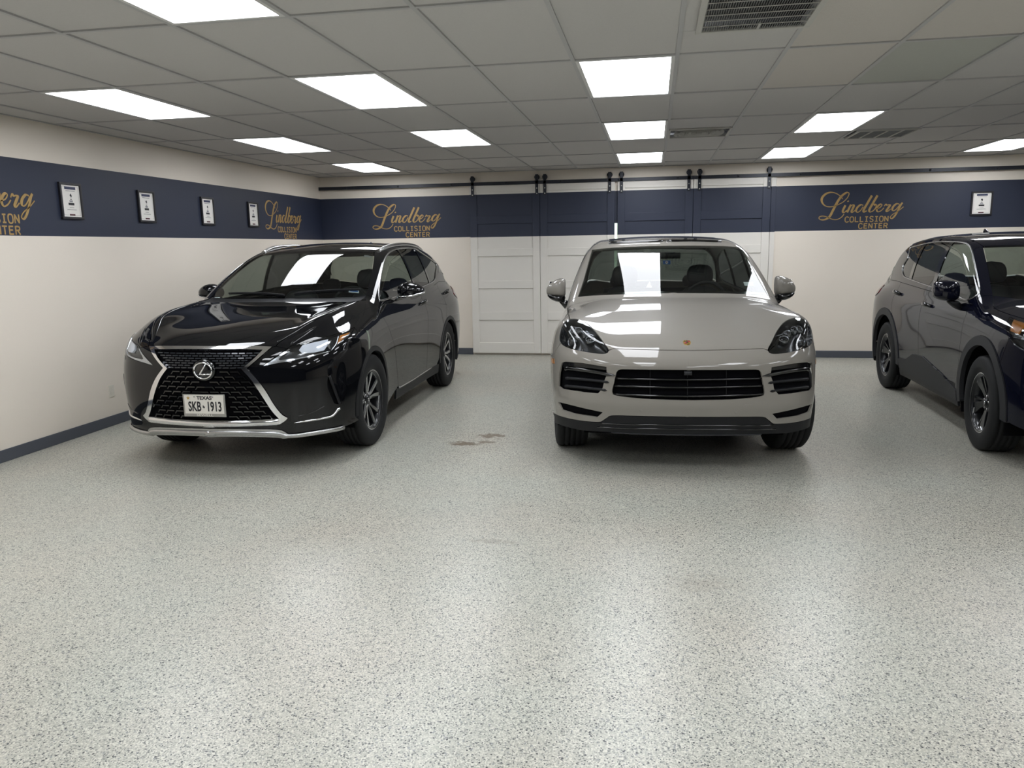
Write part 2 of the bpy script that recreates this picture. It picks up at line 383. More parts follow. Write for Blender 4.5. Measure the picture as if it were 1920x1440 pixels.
# ------------------------------------------------------------------ barn doors on the back wall
def barn_door(n, x0, x1, hang, label):
    yb_, yf_ = YB-.012, YB-.05; W_ = x1-x0-.006
    o = struct(link(bpy.data.objects.new('door_%d' % n, None)), label); o.location = (x0+.003, 0, 0)
    z0, z1 = .03, 2.555; st = .105
    P = [(.187, .532), (.653, 1.006), (1.118, 1.482), (1.592, 1.955), (2.07, 2.415)]
    bm = bmesh.new(); add_box(bm, 0, st, yf_, yb_, z0, z1); bm_obj('stile', bm, 'door_band_paint', o, bevel=.003)
    bm = bmesh.new(); add_box(bm, W_-st, W_, yf_, yb_, z0, z1); bm_obj('stile', bm, 'door_band_paint', o, bevel=.003)
    zz = [z0]+[v for p in P for v in p]+[z1]
    for k in range(0, len(zz), 2): box('rail', st, W_-st, yf_, yb_, zz[k], zz[k+1], 'door_band_paint', o, bevel=.003)
    for a, b in P: box('door_panel', st, W_-st, yf_+.014, yb_, a, b, 'door_band_paint', o)
    for hx in hang:
        x = hx-x0; bm = bmesh.new(); add_box(bm, x-.022, x+.022, yf_-.016, yf_-.008, 2.352, 2.645)
        h = bm_obj('hanger_strap', bm, 'black_metal', o, bevel=.002)
        bm = bmesh.new(); lathe(bm, [(-.010, .0), (-.010, .034), (.0, .038), (.0, .03), (.012, .03), (.012, .038), (.016, .038), (.016, 0)], 20, 'y', (x, yf_+.002, 2.606)); bm_obj('roller_wheel', bm, 'black_metal', h)
        bm = bmesh.new()
        for bz in (2.375, 2.45): lathe(bm, [(-.007, 0), (-.007, .007), (0, .009)], 8, 'y', (x, yf_-.016, bz))
        bm_obj('bolt', bm, 'white_metal', h)
    return o
barn_door(1, -2.694, -1.643, (-2.643, -1.685), 'off-white five-panel barn door beside the black car, navy band across')
barn_door(2, -1.643, -.556, (-1.568, -.634), 'off-white five-panel barn door left of the bright slit')
barn_door(3, -.522, .538, (-.468, .47), 'off-white five-panel barn door right of the bright slit')
barn_door(4, .538, 1.586, (.615, 1.55), 'off-white five-panel barn door nearest the bare wall by the navy car')
tr = struct(box('trim_1', 1.590, 1.655, YB-.03, YB, 0, 2.555, 'door_band_paint', bevel=.002), 'painted door casing beside the barn doors')
wn = struct(box('gap_glow_1', -.62, -.47, YB-.006, YB-.002, .1, 1.93, 'daylight_glow'), 'narrow glowing strip standing in for daylight between the barn doors')  # added glow strip on the solid wall, stands in for daylight outside
t = box('barn_door_rail', XL+.005, XR-.3, YB-.066, YB-.059, 2.508, 2.556, 'black_metal', bevel=.002)
tag(t, 'long black flat steel rail carrying the barn doors', 'door rail')
for k, x in enumerate([XL+.45+i*.82 for i in range(15)]):
    bm = bmesh.new(); lathe(bm, [(-.014, 0), (-.014, .014), (-.006, .017), (0, .017), (.0, .012), (.06, .012)], 10, 'y', (x, YB-.062, 2.532)); bm_obj('standoff_bolt', bm, 'black_metal', t)
# ------------------------------------------------------------------ lettering
K_ = .000645
SCRIPT = [  # (points, thin, thick) in trace units, y down
 ([(525, 300), (490, 250), (400, 185), (300, 155), (200, 175), (125, 240), (105, 310), (130, 380), (190, 435), (270, 455), (360, 445), (450, 410), (540, 360), (610, 290), (645, 220), (645, 180), (610, 165), (560, 190), (500, 240), (440, 330), (390, 430), (340, 540), (300, 630), (250, 690), (180, 720), (110, 720), (70, 690), (85, 655), (150, 645), (230, 665), (310, 705), (400, 725), (470, 710), (530, 670), (570, 615)], 17, 50),
 ([(590, 430), (550, 520), (545, 570), (570, 582), (625, 535)], 20, 44), ([(632, 338), (640, 350), (644, 358)], 34, 34),
 ([(700, 420), (660, 510), (630, 580)], 26, 44), ([(655, 510), (705, 445), (745, 425), (760, 445), (740, 500), (718, 560), (735, 582), (795, 535)], 20, 44),
 ([(945, 440), (895, 428), (835, 475), (808, 545), (838, 582), (890, 552), (945, 470)], 18, 42), ([(1105, 243), (1025, 400), (960, 530), (965, 580), (1020, 555)], 24, 46),
 ([(1215, 243), (1135, 400), (1072, 530), (1085, 582), (1145, 560), (1192, 500), (1205, 440), (1180, 425), (1160, 450)], 20, 46),
 ([(1205, 520), (1275, 495), (1315, 445), (1290, 423), (1240, 460), (1215, 530), (1242, 582), (1305, 558), (1360, 500)], 18, 42),
 ([(1360, 470), (1390, 425), (1410, 450), (1450, 440), (1475, 450), (1440, 510), (1410, 565), (1430, 582), (1490, 530)], 18, 42),
 ([(1655, 432), (1600, 425), (1540, 480), (1522, 545), (1555, 565), (1610, 525), (1670, 440)], 18, 42),
 ([(1715, 405), (1690, 440), (1650, 530), (1600, 640), (1550, 710), (1512, 727), (1495, 695), (1540, 640), (1640, 575), (1740, 490)], 15, 36)]
GL = {'C': [[(.95, .2), (.75, .03), (.4, 0), (.1, .2), (.05, .5), (.1, .8), (.4, 1), (.75, .97), (.95, .8)]], 'O': [[(.5, 0), (.15, .1), (.03, .5), (.15, .9), (.5, 1), (.85, .9), (.97, .5), (.85, .1), (.5, 0)]],
      'L': [[(.15, 0), (.15, 1)], [(.08, .94), (.95, .94)]], 'I': [[(.5, 0), (.5, 1)], [(.15, .06), (.85, .06)], [(.15, .94), (.85, .94)]],
      'S': [[(.92, .18), (.7, .03), (.3, .03), (.1, .25), (.3, .45), (.7, .55), (.92, .76), (.7, .97), (.3, .97), (.08, .82)]],
      'N': [[(.1, 1), (.1, 0)], [(.1, .04), (.9, .96)], [(.9, 1), (.9, 0)]], 'E': [[(.15, 0), (.15, 1)], [(.1, .06), (.92, .06)], [(.1, .48), (.8, .48)], [(.1, .94), (.92, .94)]],
      'T': [[(.5, 0), (.5, 1)], [(.02, .06), (.98, .06)]], 'R': [[(.12, 0), (.12, 1)], [(.1, .06), (.6, .06), (.88, .14), (.88, .4), (.6, .5), (.1, .5)], [(.5, .5), (.95, 1)]]}
def brush(bm, pts, lo, hi, dz=.0012):
    P = crom(pts, 6); T = np.gradient(P, axis=0); T /= np.linalg.norm(T, axis=1)[:, None]
    wd = lo+(hi-lo)*np.clip(T[:, 1]*.9-T[:, 0]*.35, 0, 1)**1.3 if hi > lo else np.full(len(P), lo)
    P = P*[1, -1]; ribbon(bm, P*K_, np.asarray(wd)*K_, dz)
def sign(label, M):
    t = thing('wall_lettering', label, 'sign', group=None); t.matrix_world = M
    bm = bmesh.new()
    for k, (p, lo, hi) in enumerate(SCRIPT): brush(bm, p, lo, hi, .0012+.0003*k)
    bm_obj('script_lettering', bm, 'gold_paint', t)
    for word, x0, x1, y0, y1 in (('COLLISION', 585, 1470, 672, 782), ('CENTER', 865, 1462, 815, 922)):
        n = len(word); pw = (x1-x0)/n
        for i, ch in enumerate(word):
            bm = bmesh.new()
            for k, st_ in enumerate(GL[ch]):
                P = np.array([(x0+pw*(i+.1)+a*pw*.8, -(y0+b*(y1-y0))) for a, b in st_]); P = crom(P, 3) if len(P) > 4 else P
                if len(P) == 2: P = np.linspace(P[0], P[1], 3)
                ribbon(bm, P*K_, np.full(len(P), 20*K_), .0012+.0004*k)
            bm_obj('letter', bm, 'gold_paint', t)
    return t
def wallM(origin, right, normal):
    r = Vector(right); n = Vector(normal); u = n.cross(r)
    return Matrix(((r.x, u.x, n.x, origin[0]), (r.y, u.y, n.y, origin[1]), (r.z, u.z, n.z, origin[2]), (0, 0, 0, 1)))
z0s = 2.287+155*K_*.95
sign('gold painted shop name on back wall above the black car', wallM((-4.228-65*K_, YB-.0002, z0s), (1, 0, 0), (0, -1, 0)))
sign('gold painted shop name on back wall beside the navy car and lone certificate', wallM((2.236-65*K_, YB-.0002, z0s), (1, 0, 0), (0, -1, 0)))
sign('gold painted shop name on left wall near the corner', wallM((XL+.0002, 9.70-65*K_, z0s-.01), (0, 1, 0), (1, 0, 0)))
sign('gold painted shop name on left wall, far from the corner', wallM((XL+.0002, 4.69-65*K_, z0s-.01), (0, 1, 0), (1, 0, 0)))
# ------------------------------------------------------------------ framed certificates
def certificate(label, M):
    t = thing('framed_certificate', label, 'certificate', group='framed certificates on the navy band'); t.matrix_world = M
    W_, H_, e = .262, .312, .02
    bm = bmesh.new(); add_box(bm, -W_/2, W_/2, -H_/2, -H_/2+e, 0, .022); add_box(bm, -W_/2, W_/2, H_/2-e, H_/2, 0, .022)
    add_box(bm, -W_/2, -W_/2+e, -H_/2+e, H_/2-e, 0, .022); add_box(bm, W_/2-e, W_/2, -H_/2+e, H_/2-e, 0, .022); bm_obj('frame', bm, 'frame_black', t, bevel=.002)
    p = box('certificate_sheet', -W_/2+e-.002, W_/2-e+.002, -H_/2+e-.002, H_/2-e+.002, .004, .010, 'paper', t)
    def pr(name, x0, x1, y0, y1, m): box(name, x0, x1, y0, y1, .0095, .0108, m, p)
    pr('header_bar', -.066, .066, .098, .122, 'print_navy')
    a, b = .098, .122
    bm = bmesh.new()
    for q in ((-a, a, -b-.0, -b+.0016), (-a, -.05, b-.0016, b), (.05, a, b-.0016, b), (-a, -a+.0016, -b, b), (a-.0016, a, -b, b)): add_box(bm, *q, .0098, .0106)
    bm_obj('border_line', bm, 'print_grey', p)
    pr('text_line', -.055, .055, .083, .088, 'print_grey')
    fl = [(0, .065), (.013, .047), (.010, .034), (-.004, .026), (.002, .036), (-.012, .044), (-.010, .053)]
    bm = bmesh.new(); f = bm.faces.new([bm.verts.new((x, y, .0108)) for x, y in fl]); bmesh.ops.triangulate(bm, faces=[f]); bm_obj('torch_flame', bm, 'print_black', p)
    bm = bmesh.new(); f = bm.faces.new([bm.verts.new((x, y, .0108)) for x, y in ((-.012, .018), (.012, .018), (.006, .011), (-.006, .011))]); bm_obj('torch_cup', bm, 'print_black', p)
    text_obj('emblem_letters', 'BBB', .024, 'print_navy', p, Matrix.Translation((0, -.003, .0105)))
    pr('year_box', -.034, .034, -.036, -.016, 'print_black')
    pr('text_line', -.026, .026, -.058, -.054, 'print_grey'); pr('text_line', -.055, .055, -.077, -.072, 'print_grey')
    pr('seal_bar', -.033, .033, -.126, -.112, 'print_maroon')
    return t
zc_ = 2.075
certificate('framed certificate next to the left wall shop name far from the corner', wallM((XL+.0005, 6.18, zc_), (0, 1, 0), (1, 0, 0)))
certificate('framed certificate third along the left wall from the corner shop name', wallM((XL+.0005, 7.225, zc_), (0, 1, 0), (1, 0, 0)))
certificate('framed certificate second along the left wall from the corner shop name', wallM((XL+.0005, 8.33, zc_), (0, 1, 0), (1, 0, 0)))
certificate('framed certificate right beside the corner shop name on the left wall', wallM((XL+.0005, 9.375, zc_), (0, 1, 0), (1, 0, 0)))
certificate('framed certificate alone on the back wall above the navy car', wallM((4.28, YB-.0005, 2.087), (1, 0, 0), (0, -1, 0)))
# wall socket low on the left wall
t = thing('wall_outlet', 'cream wall socket plate low on the left wall beside the black car', 'outlet'); t.matrix_world = wallM((XL, 6.44, .33), (0, 1, 0), (1, 0, 0))
box('cover_plate', -.035, .035, -.057, .057, 0, .006, 'outlet_plastic', t, bevel=.002)
for s_ in (-.022, .022): box('socket', -.016, .016, s_-.014, s_+.014, .005, .008, 'outlet_plastic', t, bevel=.002)
# ================================================================== car body toolkit
def nspl(xk, yk, xq):
    """natural cubic spline along axis 0, straight beyond the ends"""
    xk = np.asarray(xk, float); yk = np.asarray(yk, float); n = len(xk); h = np.diff(xk)
    A = np.eye(n); R = np.zeros_like(yk)
    for i in range(1, n-1):
        A[i, i-1:i+2] = h[i-1], 2*(h[i-1]+h[i]), h[i]
        R[i] = 6*((yk[i+1]-yk[i])/h[i]-(yk[i]-yk[i-1])/h[i-1])
    Mm = np.linalg.solve(A, R)
    q = np.clip(xq, xk[0], xk[-1]); i = np.clip(np.searchsorted(xk, q)-1, 0, n-2)
    sh = (slice(None),)+(None,)*(yk.ndim-1); hh = h[i][sh]
    a = ((xk[i+1]-q)[sh])/hh; b = 1-a
    return a*yk[i]+b*yk[i+1]+((a**3-a)*Mm[i]+(b**3-b)*Mm[i+1])*hh*hh/6
class Tab:
    """smooth surface through a small table of values, resampled for fast lookup"""
    def __init__(s, us, vs_, Z, st=.02):
        s.u0, s.v0, s.st = us[0], vs_[0], st
        uq = np.arange(us[0], us[-1]+st, st); vq = np.arange(vs_[0], vs_[-1]+st, st)
        G = nspl(us, np.asarray(Z, float), uq); s.G = nspl(vs_, G.T, vq).T; s.n, s.m = s.G.shape
    def __call__(s, u, v):
        a = np.clip((u-s.u0)/s.st, 0, s.n-1.0001); b = np.clip((v-s.v0)/s.st, 0, s.m-1.0001)
        i = a.astype(int); j = b.astype(int); a = a-i; b = b-j
        def wt(t): return (-.5*t+t*t-.5*t**3, 1-2.5*t*t+1.5*t**3, .5*t+2*t*t-1.5*t**3, -.5*t*t+.5*t**3)
        wa, wb = wt(a), wt(b); r = 0
        for k in range(4):
            ii = np.clip(i+k-1, 0, s.n-1); rr = 0
            for l in range(4): rr = rr+wb[l]*s.G[ii, np.clip(j+l-1, 0, s.m-1)]
            r = r+wa[k]*rr
        return r
def smax(a, b, r):
    h = np.maximum(r-np.abs(a-b), 0)/r
    return np.maximum(a, b)+h*h*r*.25
def smin(a, b, r): return -smax(-a, -b, r)
def sstep(a, b, x):
    t = np.clip((x-a)/(b-a), 0, 1); return t*t*(3-2*t)
def gauss(x, c, w_): return np.exp(-((x-c)/w_)**2)

class Car:
    def __init__(s, F, origin, heading):
        s.F = F; s.o = np.array([*origin, 0.]); s.a = heading   # rearward axis is +y turned by heading
        c, q = math.cos(heading), math.sin(heading); s.R = np.array([[c, -q, 0], [q, c, 0], [0, 0, 1]])
        s.cam = (CAMP-s.o) @ s.R
        s.root = None
    def grad(s, P, e=.002):
        g = np.stack([s.F(P+d)-s.F(P-d) for d in np.eye(3)*e], 1)
        return g/(np.linalg.norm(g, axis=1)[:, None]+1e-12)
    def snap(s, P, it=6):
        P = np.array(P, float)
        for _ in range(it):
            e = .002; f = s.F(P); g = np.stack([(s.F(P+d)-s.F(P-d))/(2*e) for d in np.eye(3)*e], 1)
            P = P-(np.clip(f, -.08, .08)/((g*g).sum(1)+1e-9))[:, None]*g
        return P
    def hit(s, O, D, tmax=9., t0=0.):
        N = len(O); t = np.zeros(N)+t0; lo = t.copy(); done = np.zeros(N, bool); best = np.full(N, 1e9); bt = t.copy()
        for _ in range(170):
            ac = np.where(~done & (t < tmax))[0]
            if not len(ac): break
            f = s.F(O[ac]+D[ac]*t[ac, None])
            imp = f < best[ac]; best[ac[imp]] = f[imp]; bt[ac[imp]] = t[ac[imp]]
            neg = f < 0; done[ac[neg]] = True
            go = ac[~neg]; lo[go] = t[go]; t[go] += np.clip(f[~neg]*.6, .003, .25)
        a, b = lo.copy(), t.copy()
        for _ in range(12):
            m = .5*(a+b); f = s.F(O+D*m[:, None]); ng = f < 0; b = np.where(ng, m, b); a = np.where(ng, a, m)
        tt = np.where(done, .5*(a+b), bt)
        P = O+D*tt[:, None]
        if (~done).any(): P[~done] = s.snap(P[~done])
        return P, done
    # ---- curves on the body
    def px(s, pts, n=6, mir=False, smooth=True, closed=False):
        P = np.array(pts, float); P = crom(P, n, closed) if smooth else dens(P, n, closed)
        D = np.array([px_ray(*p) for p in P]) @ s.R; D /= np.linalg.norm(D, axis=1)[:, None]
        H, ok = s.hit(np.repeat(s.cam[None], len(P), 0), D, 12., 3.5)
        if mir: H[:, 0] *= -1
        return H
    def ortho(s, axis, pts, n=6, smooth=True, closed=False, sgn=1):
        P = np.array(pts, float); P = crom(P, n, closed) if smooth else dens(P, n, closed)
        N = len(P); O = np.zeros((N, 3)); D = np.zeros((N, 3))
        if axis == 'S': O[:, 0] = 1.6*sgn; O[:, 1:] = P; D[:, 0] = -sgn
        if axis == 'F': O[:, 0] = P[:, 0]; O[:, 2] = P[:, 1]; O[:, 1] = -.6; D[:, 1] = 1
        if axis == 'R': O[:, 0] = P[:, 0]; O[:, 2] = P[:, 1]; O[:, 1] = 5.6; D[:, 1] = -1
        if axis == 'T': O[:, :2] = P; O[:, 2] = 2.3; D[:, 2] = -1
        return s.hit(O, D, 3.)[0]
    def xyz(s, pts, n=6, smooth=True, closed=False):
        P = np.array(pts, float); P = crom(P, n, closed) if smooth else dens(P, n, closed)
        return s.snap(P)
    def world(s, P): return np.asarray(P) @ s.R.T+s.o
def dens(P, n, closed=False):
    P = np.array(P, float); Q = np.vstack([P, P[:1]]) if closed else P; out = []
    for a, b in zip(Q[:-1], Q[1:]): out += [a+(b-a)*k/n for k in range(n)]
    if not closed: out.append(Q[-1])
    return np.array(out)
def chain(*cs, tol=.004):
    """join curves end to end into one closed loop, dropping doubled points"""
    P = np.vstack(cs); keep = [P[0]]
    for p in P[1:]:
        if np.linalg.norm(p-keep[-1]) > tol: keep.append(p)
    while len(keep) > 3 and np.linalg.norm(keep[0]-keep[-1]) < tol: keep.pop()
    return np.array(keep)
def resamp(P, st, closed=False):
    Q = np.vstack([P, P[:1]]) if closed else np.asarray(P)
    d = np.r_[0, np.cumsum(np.linalg.norm(np.diff(Q, axis=0), axis=1))]; n = max(2, int(round(d[-1]/st)))
    t = np.linspace(0, d[-1], n+1); R = np.stack([np.interp(t, d, Q[:, k]) for k in range(Q.shape[1])], 1)
    return R[:-1] if closed else R
def mirx(P): P = np.array(P, float); P[:, 0] *= -1; return P
def in_poly(pt, poly):
    x, y = pt[:, 0], pt[:, 1]; r = np.zeros(len(pt), bool)
    a = poly; b = np.roll(poly, -1, 0)
    for (x0, y0), (x1, y1) in zip(a, b):
        if y0 == y1: continue
        c = ((y0 > y) != (y1 > y)) & (x < (x1-x0)*(y-y0)/(y1-y0)+x0); r ^= c
    return r
def poly_dist(pt, poly):
    d = np.full(len(pt), 1e9); b = np.roll(poly, -1, 0)
    for p, q in zip(poly, b):
        e = q-p; L = (e*e).sum()+1e-12; t = np.clip(((pt-p) @ e)/L, 0, 1); d = np.minimum(d, np.hypot(*(pt-(p+t[:, None]*e)).T))
    return d
def area2(p): return .5*np.sum(p[:, 0]*np.roll(p[:, 1], -1)-np.roll(p[:, 0], -1)*p[:, 1])
def offset2(p, d, w_=None):
    """move a closed polygon's vertices inwards (d>0) along their normals"""
    if area2(p) < 0: d = -d
    e1 = p-np.roll(p, 1, 0); e2 = np.roll(p, -1, 0)-p
    n1 = np.stack([-e1[:, 1], e1[:, 0]], 1); n2 = np.stack([-e2[:, 1], e2[:, 0]], 1)
    n1 /= np.linalg.norm(n1, axis=1)[:, None]+1e-12; n2 /= np.linalg.norm(n2, axis=1)[:, None]+1e-12
    n = n1+n2; L = (n*n).sum(1); k = 2/np.maximum(L, .8)
    q = n*k[:, None]*d
    if w_ is not None: q = q*w_[:, None]
    return p+q
def patch(car, outer, holes=(), view=(0, 0, -1), sp=.04, gap=.0022, flange=.018, off=0., hole_flange=.05, center=False, est=None):
    """triangulated piece of the body surface inside a loop: returns verts, faces, loop-normal source"""
    v = np.array(view, float); v /= np.linalg.norm(v)
    ref = np.array([0, 0, 1.]) if abs(v[2]) < .8 else np.array([0, 1., 0]); a = np.cross(ref, v); a /= np.linalg.norm(a); b = np.cross(v, a)
    B = np.stack([a, b], 1)
    loops = []
    for i, Lp in enumerate([outer, *holes]):
        Lp = np.asarray(Lp); p = Lp @ B
        wt_ = np.where(np.abs(Lp[:, 0]) < .003, 0., 1.) if center else None
        if i == 0 and gap: p = offset2(p, gap, wt_)
        if i > 0 and gap: p = offset2(p, -gap*.2)
        loops.append(p)
    allb = np.vstack(loops); lo, hi = allb.min(0)-sp, allb.max(0)+sp
    gx, gy = np.meshgrid(np.arange(lo[0], hi[0], sp), np.arange(lo[1], hi[1], sp*.866)); gx = gx+(np.arange(gx.shape[0]) % 2)[:, None]*sp*.5
    g = np.stack([gx.ravel(), gy.ravel()], 1); k = in_poly(g, loops[0]); g = g[k]
    for h in loops[1:]: g = g[~in_poly(g, h)]
    for h in loops:
        if len(g): g = g[poly_dist(g, h) > sp*.42]
    verts = [tuple(p) for p in allb]+[tuple(p) for p in g]; edges = []; s0 = 0
    for h in loops: n = len(h); edges += [(s0+i, s0+(i+1) % n) for i in range(n)]; s0 += n
    V2, E2, F2, ov, oe, of = delaunay_2d_cdt([Vector(q) for q in verts], edges, [], 0, 1e-6)
    V2 = np.array([tuple(q) for q in V2]); F2 = np.array([tuple(q) for q in F2 if len(q) == 3])
    c = V2[F2].mean(1); k = in_poly(c, loops[0])
    for h in loops[1:]: k &= ~in_poly(c, h)
    F2 = F2[k]
    dep = np.asarray(outer) @ v; t_start = dep.min()-.7
    O = V2 @ B.T+v*t_start
    f0 = car.F(O); 
    P, ok = car.hit(O, np.repeat(v[None], len(O), 0), dep.max()-t_start+.5)
    # boundary points: take the given 3D curve's own depth so neighbours share edges
    N = car.grad(P)
    bad = (N @ v) > -.02
    P2 = P+N*off
    faces = []
    for f in F2:
        n = np.cross(P2[f[1]]-P2[f[0]], P2[f[2]]-P2[f[0]])
        faces.append(tuple(f) if n @ N[f].mean(0) >= 0 else (f[0], f[2], f[1]))
    # boundary edges -> flange
    cnt = {}
    for f in faces:
        for i in range(3): cnt.setdefault(tuple(sorted((f[i], f[(i+1) % 3]))), []).append((f[i], f[(i+1) % 3]))
    V = [P2]; nv = len(P2); LN = N; extra = []
    if flange:
        bed = [e[0] for e in cnt.values() if len(e) == 1]
        if center: bed = [e for e in bed if not (abs(P2[e[0]][0]) < .004 and abs(P2[e[1]][0]) < .004)]
        ids = sorted({i for e in bed for i in e}); mp = {i: nv+k for k, i in enumerate(ids)}; mq = {i: nv+len(ids)+k for k, i in enumerate(ids)}
        ish = np.array([poly_dist(V2[ids], h) < 1e-4 for h in loops[1:]]).any(0) if len(loops) > 1 else np.zeros(len(ids), bool)
        dp = np.where(ish, hole_flange, flange)
        fn = np.zeros((len(ids), 3)); ix = {i: k for k, i in enumerate(ids)}
        for p, q in bed:
            n = np.cross(P2[q]-P2[p], N[p]); n /= np.linalg.norm(n)+1e-12; fn[ix[p]] += n; fn[ix[q]] += n
        fn /= np.linalg.norm(fn, axis=1)[:, None]+1e-12
        ids = np.array(ids, int)
        V += [P2[ids]+N[ids]*0, P2[ids]-N[ids]*dp[:, None]]; LN = np.vstack([N, fn, fn])
        for p, q in bed: extra.append((mp[q], mp[p], mq[p], mq[q]))
    return np.vstack(V), faces+extra, LN
def surf_obj(name, V, faces, LN, m, parent, mirror=None):
    """mirror: None, 'join' (both halves in one mesh)"""
    V = np.asarray(V); LN = np.asarray(LN)
    if mirror == 'join':
        n = len(V); V = np.vstack([V, mirx(V)]); LN = np.vstack([LN, mirx(LN)]); faces = list(faces)+[tuple(i+n for i in f[::-1]) for f in faces]
    me = bpy.data.meshes.new(name); me.from_pydata(V.tolist(), [], [tuple(int(i) for i in f) for f in faces]); me.update()
    me.materials.append(MATS[m]); me.polygons.foreach_set('use_smooth', [True]*len(me.polygons))
    me.normals_split_custom_set_from_vertices(LN.tolist())
    return link(bpy.data.objects.new(name, me), parent)
def flipped(V, faces, LN): return mirx(V), [tuple(f[::-1]) for f in faces], mirx(LN)
class Panels:
    def __init__(s, car, root): s.c = car; s.root = root
    def add(s, name, outer, m, holes=(), view=(-1, 0, 0), sp=.04, both=True, join=False, parent=None, step=.022, label=None, **kw):
        """outer is a closed loop on the +x side; both: a mirrored twin; join: halves in one mesh"""
        Lp = resamp_loop(outer, step); H = [resamp_loop(h, step) for h in holes]
        V, f, N = patch(s.c, Lp, H, view, sp, center=join, **kw)
        o = surf_obj(name, V, f, N, m, parent or s.root, 'join' if join else None); r = [o]
        if both and not join: r.append(surf_obj(name, *flipped(V, f, N), m, parent or s.root))
        if label:
            for q in r: q['label'] = label
        return r
def resamp_loop(P, st):
    """thin or fill a closed loop while keeping its corners"""
    P = np.asarray(P); n = len(P); e1 = P-np.roll(P, 1, 0); e2 = np.roll(P, -1, 0)-P
    cs = (e1*e2).sum(1)/(np.linalg.norm(e1, axis=1)*np.linalg.norm(e2, axis=1)+1e-12)
    cor = np.where(cs < .86)[0]
    if len(cor) < 2: return resamp(P, st, True)
    out = []
    for i, a in enumerate(cor):
        b = cor[(i+1) % len(cor)]; idx = np.arange(a, b+1) if b > a else np.r_[np.arange(a, n), np.arange(0, b+1)]
        out.append(resamp(P[idx], st)[:-1])
    return np.vstack(out)
def strip(car, P, wd, hgt, seg=6, lift=0., n_in=.004):
    """raised bead following a curve on the body: returns bmesh"""
    P = np.asarray(P); N = car.grad(P); T = np.gradient(P, axis=0); T /= np.linalg.norm(T, axis=1)[:, None]+1e-9; Bn = np.cross(T, N)
    bm = bmesh.new(); rings = []; wd = np.broadcast_to(np.asarray(wd, float), (len(P),)); hgt = np.broadcast_to(np.asarray(hgt, float), (len(P),))
    for i in range(len(P)):
        r = []
        for k in range(seg+1):
            q = math.pi*k/seg; r.append(bm.verts.new(P[i]+Bn[i]*math.cos(q)*wd[i]/2+N[i]*(lift+math.sin(q)*hgt[i]-(n_in if k in (0, seg) else 0))))
        rings.append(r)
    for A, B in zip(rings[:-1], rings[1:]):
        for k in range(seg): f = bm.faces.new((A[k], B[k], B[k+1], A[k+1])); f.smooth = True
    for R_ in (rings[0], rings[-1]): bm.faces.new(R_)
    return bm
def strips(pan, name, P, wd, hgt, m, both=True, parent=None, **kw):
    r = []
    for Q in ([P, mirx(P)] if both else [P]): r.append(bm_obj(name, strip(pan.c, Q, wd, hgt, **kw), m, parent or pan.root))
    return r
def add_mirrored(bm_fn, name, m, parent, **kw):
    """build a part on +x and its mirrored twin"""
    r = []
    for sg in (1, -1):
        bm = bmesh.new(); bm_fn(bm)
        if sg < 0:
            for v in bm.verts: v.co.x *= -1
            bmesh.ops.reverse_faces(bm, faces=bm.faces)
        r.append(bm_obj(name, bm, m, parent, **kw))
    return r
# ------------------------------------------------------------------ car materials
def paint(name, color, rough=.25, coat=1., metal=0., spec=.0):
    return mat(name, color, rough, metal=metal, coat=coat, noise=(4., .01), spec=spec)
paint('paint_grey', srgb('88847d'), .4, spec=.05)
paint('paint_black', srgb('0a0b0e'), .2)
paint('paint_navy', srgb('0c0e1c'), .2)
mat('black_plastic', srgb('141518'), .5, bump=(600., .1), spec=.3)
mat('gloss_black', srgb('08090b'), .12, coat=.6)
mat('grey_plastic', srgb('1f2023'), .6, bump=(500., .15))
mat('rubber', srgb('1b1c1d'), .75, bump=(160., .15), spec=.3)
mat('chrome', (.82, .82, .83), .08, metal=1.)
mat('satin_chrome', (.5, .5, .5), .25, metal=1.)
mat('machined', (.62, .63, .65), .22, metal=1.)
mat('gunmetal', srgb('1f2124'), .3, metal=.5, coat=.4)
mat('disc_steel', (.35, .35, .36), .35, metal=1.)
mat('void', (.004, .004, .005), .9, spec=.05)
mat('interior_dark', srgb('1d1d20'), .8)
mat('seat_leather', srgb('26262a'), .55)
mat('headliner', srgb('55544f'), .9)
mat('lamp_black', srgb('0b0c0e'), .25, coat=.3)
mat('lamp_chrome', (.7, .71, .73), .12, metal=1.)
mat('lamp_smoke', (.22, .225, .235), .18, metal=1.)
mat('lamp_white_reflection', srgb('dfe3ea'), .25, coat=.5)  # white tone painted in for light mirrored by the chrome headlight reflector
mat('amber', srgb('b06a10'), .25, coat=.6)
mat('red_lens', srgb('6e0d0d'), .15, coat=.8)
mat('gold_metal', (.75, .52, .18), .25, metal=1.)
mat('plate_white', srgb('dcd8cf'), .4)
mat('plate_black', srgb('14141a'), .4)
mat('sticker_blue', srgb('3b62a8'), .4)
mat('sticker_white', srgb('d9dde2'), .4)
mat('sticker_red', srgb('a03030'), .4)
glass_mat('glass_clear', (.58, .63, .60), 1.52)
glass_mat('glass_rear', (.15, .17, .16), 1.5)
glass_mat('glass_tint', (.10, .11, .115), 1.55)
mat('grille_grey', srgb('3a3d42'), .25, metal=.5, coat=.4)
glass_mat('glass_dark', (.16, .17, .175), 1.55)
glass_mat('glass_mid', (.5, .55, .52), 1.55)
glass_mat('lens_clear', (.86, .88, .9), 1.5)

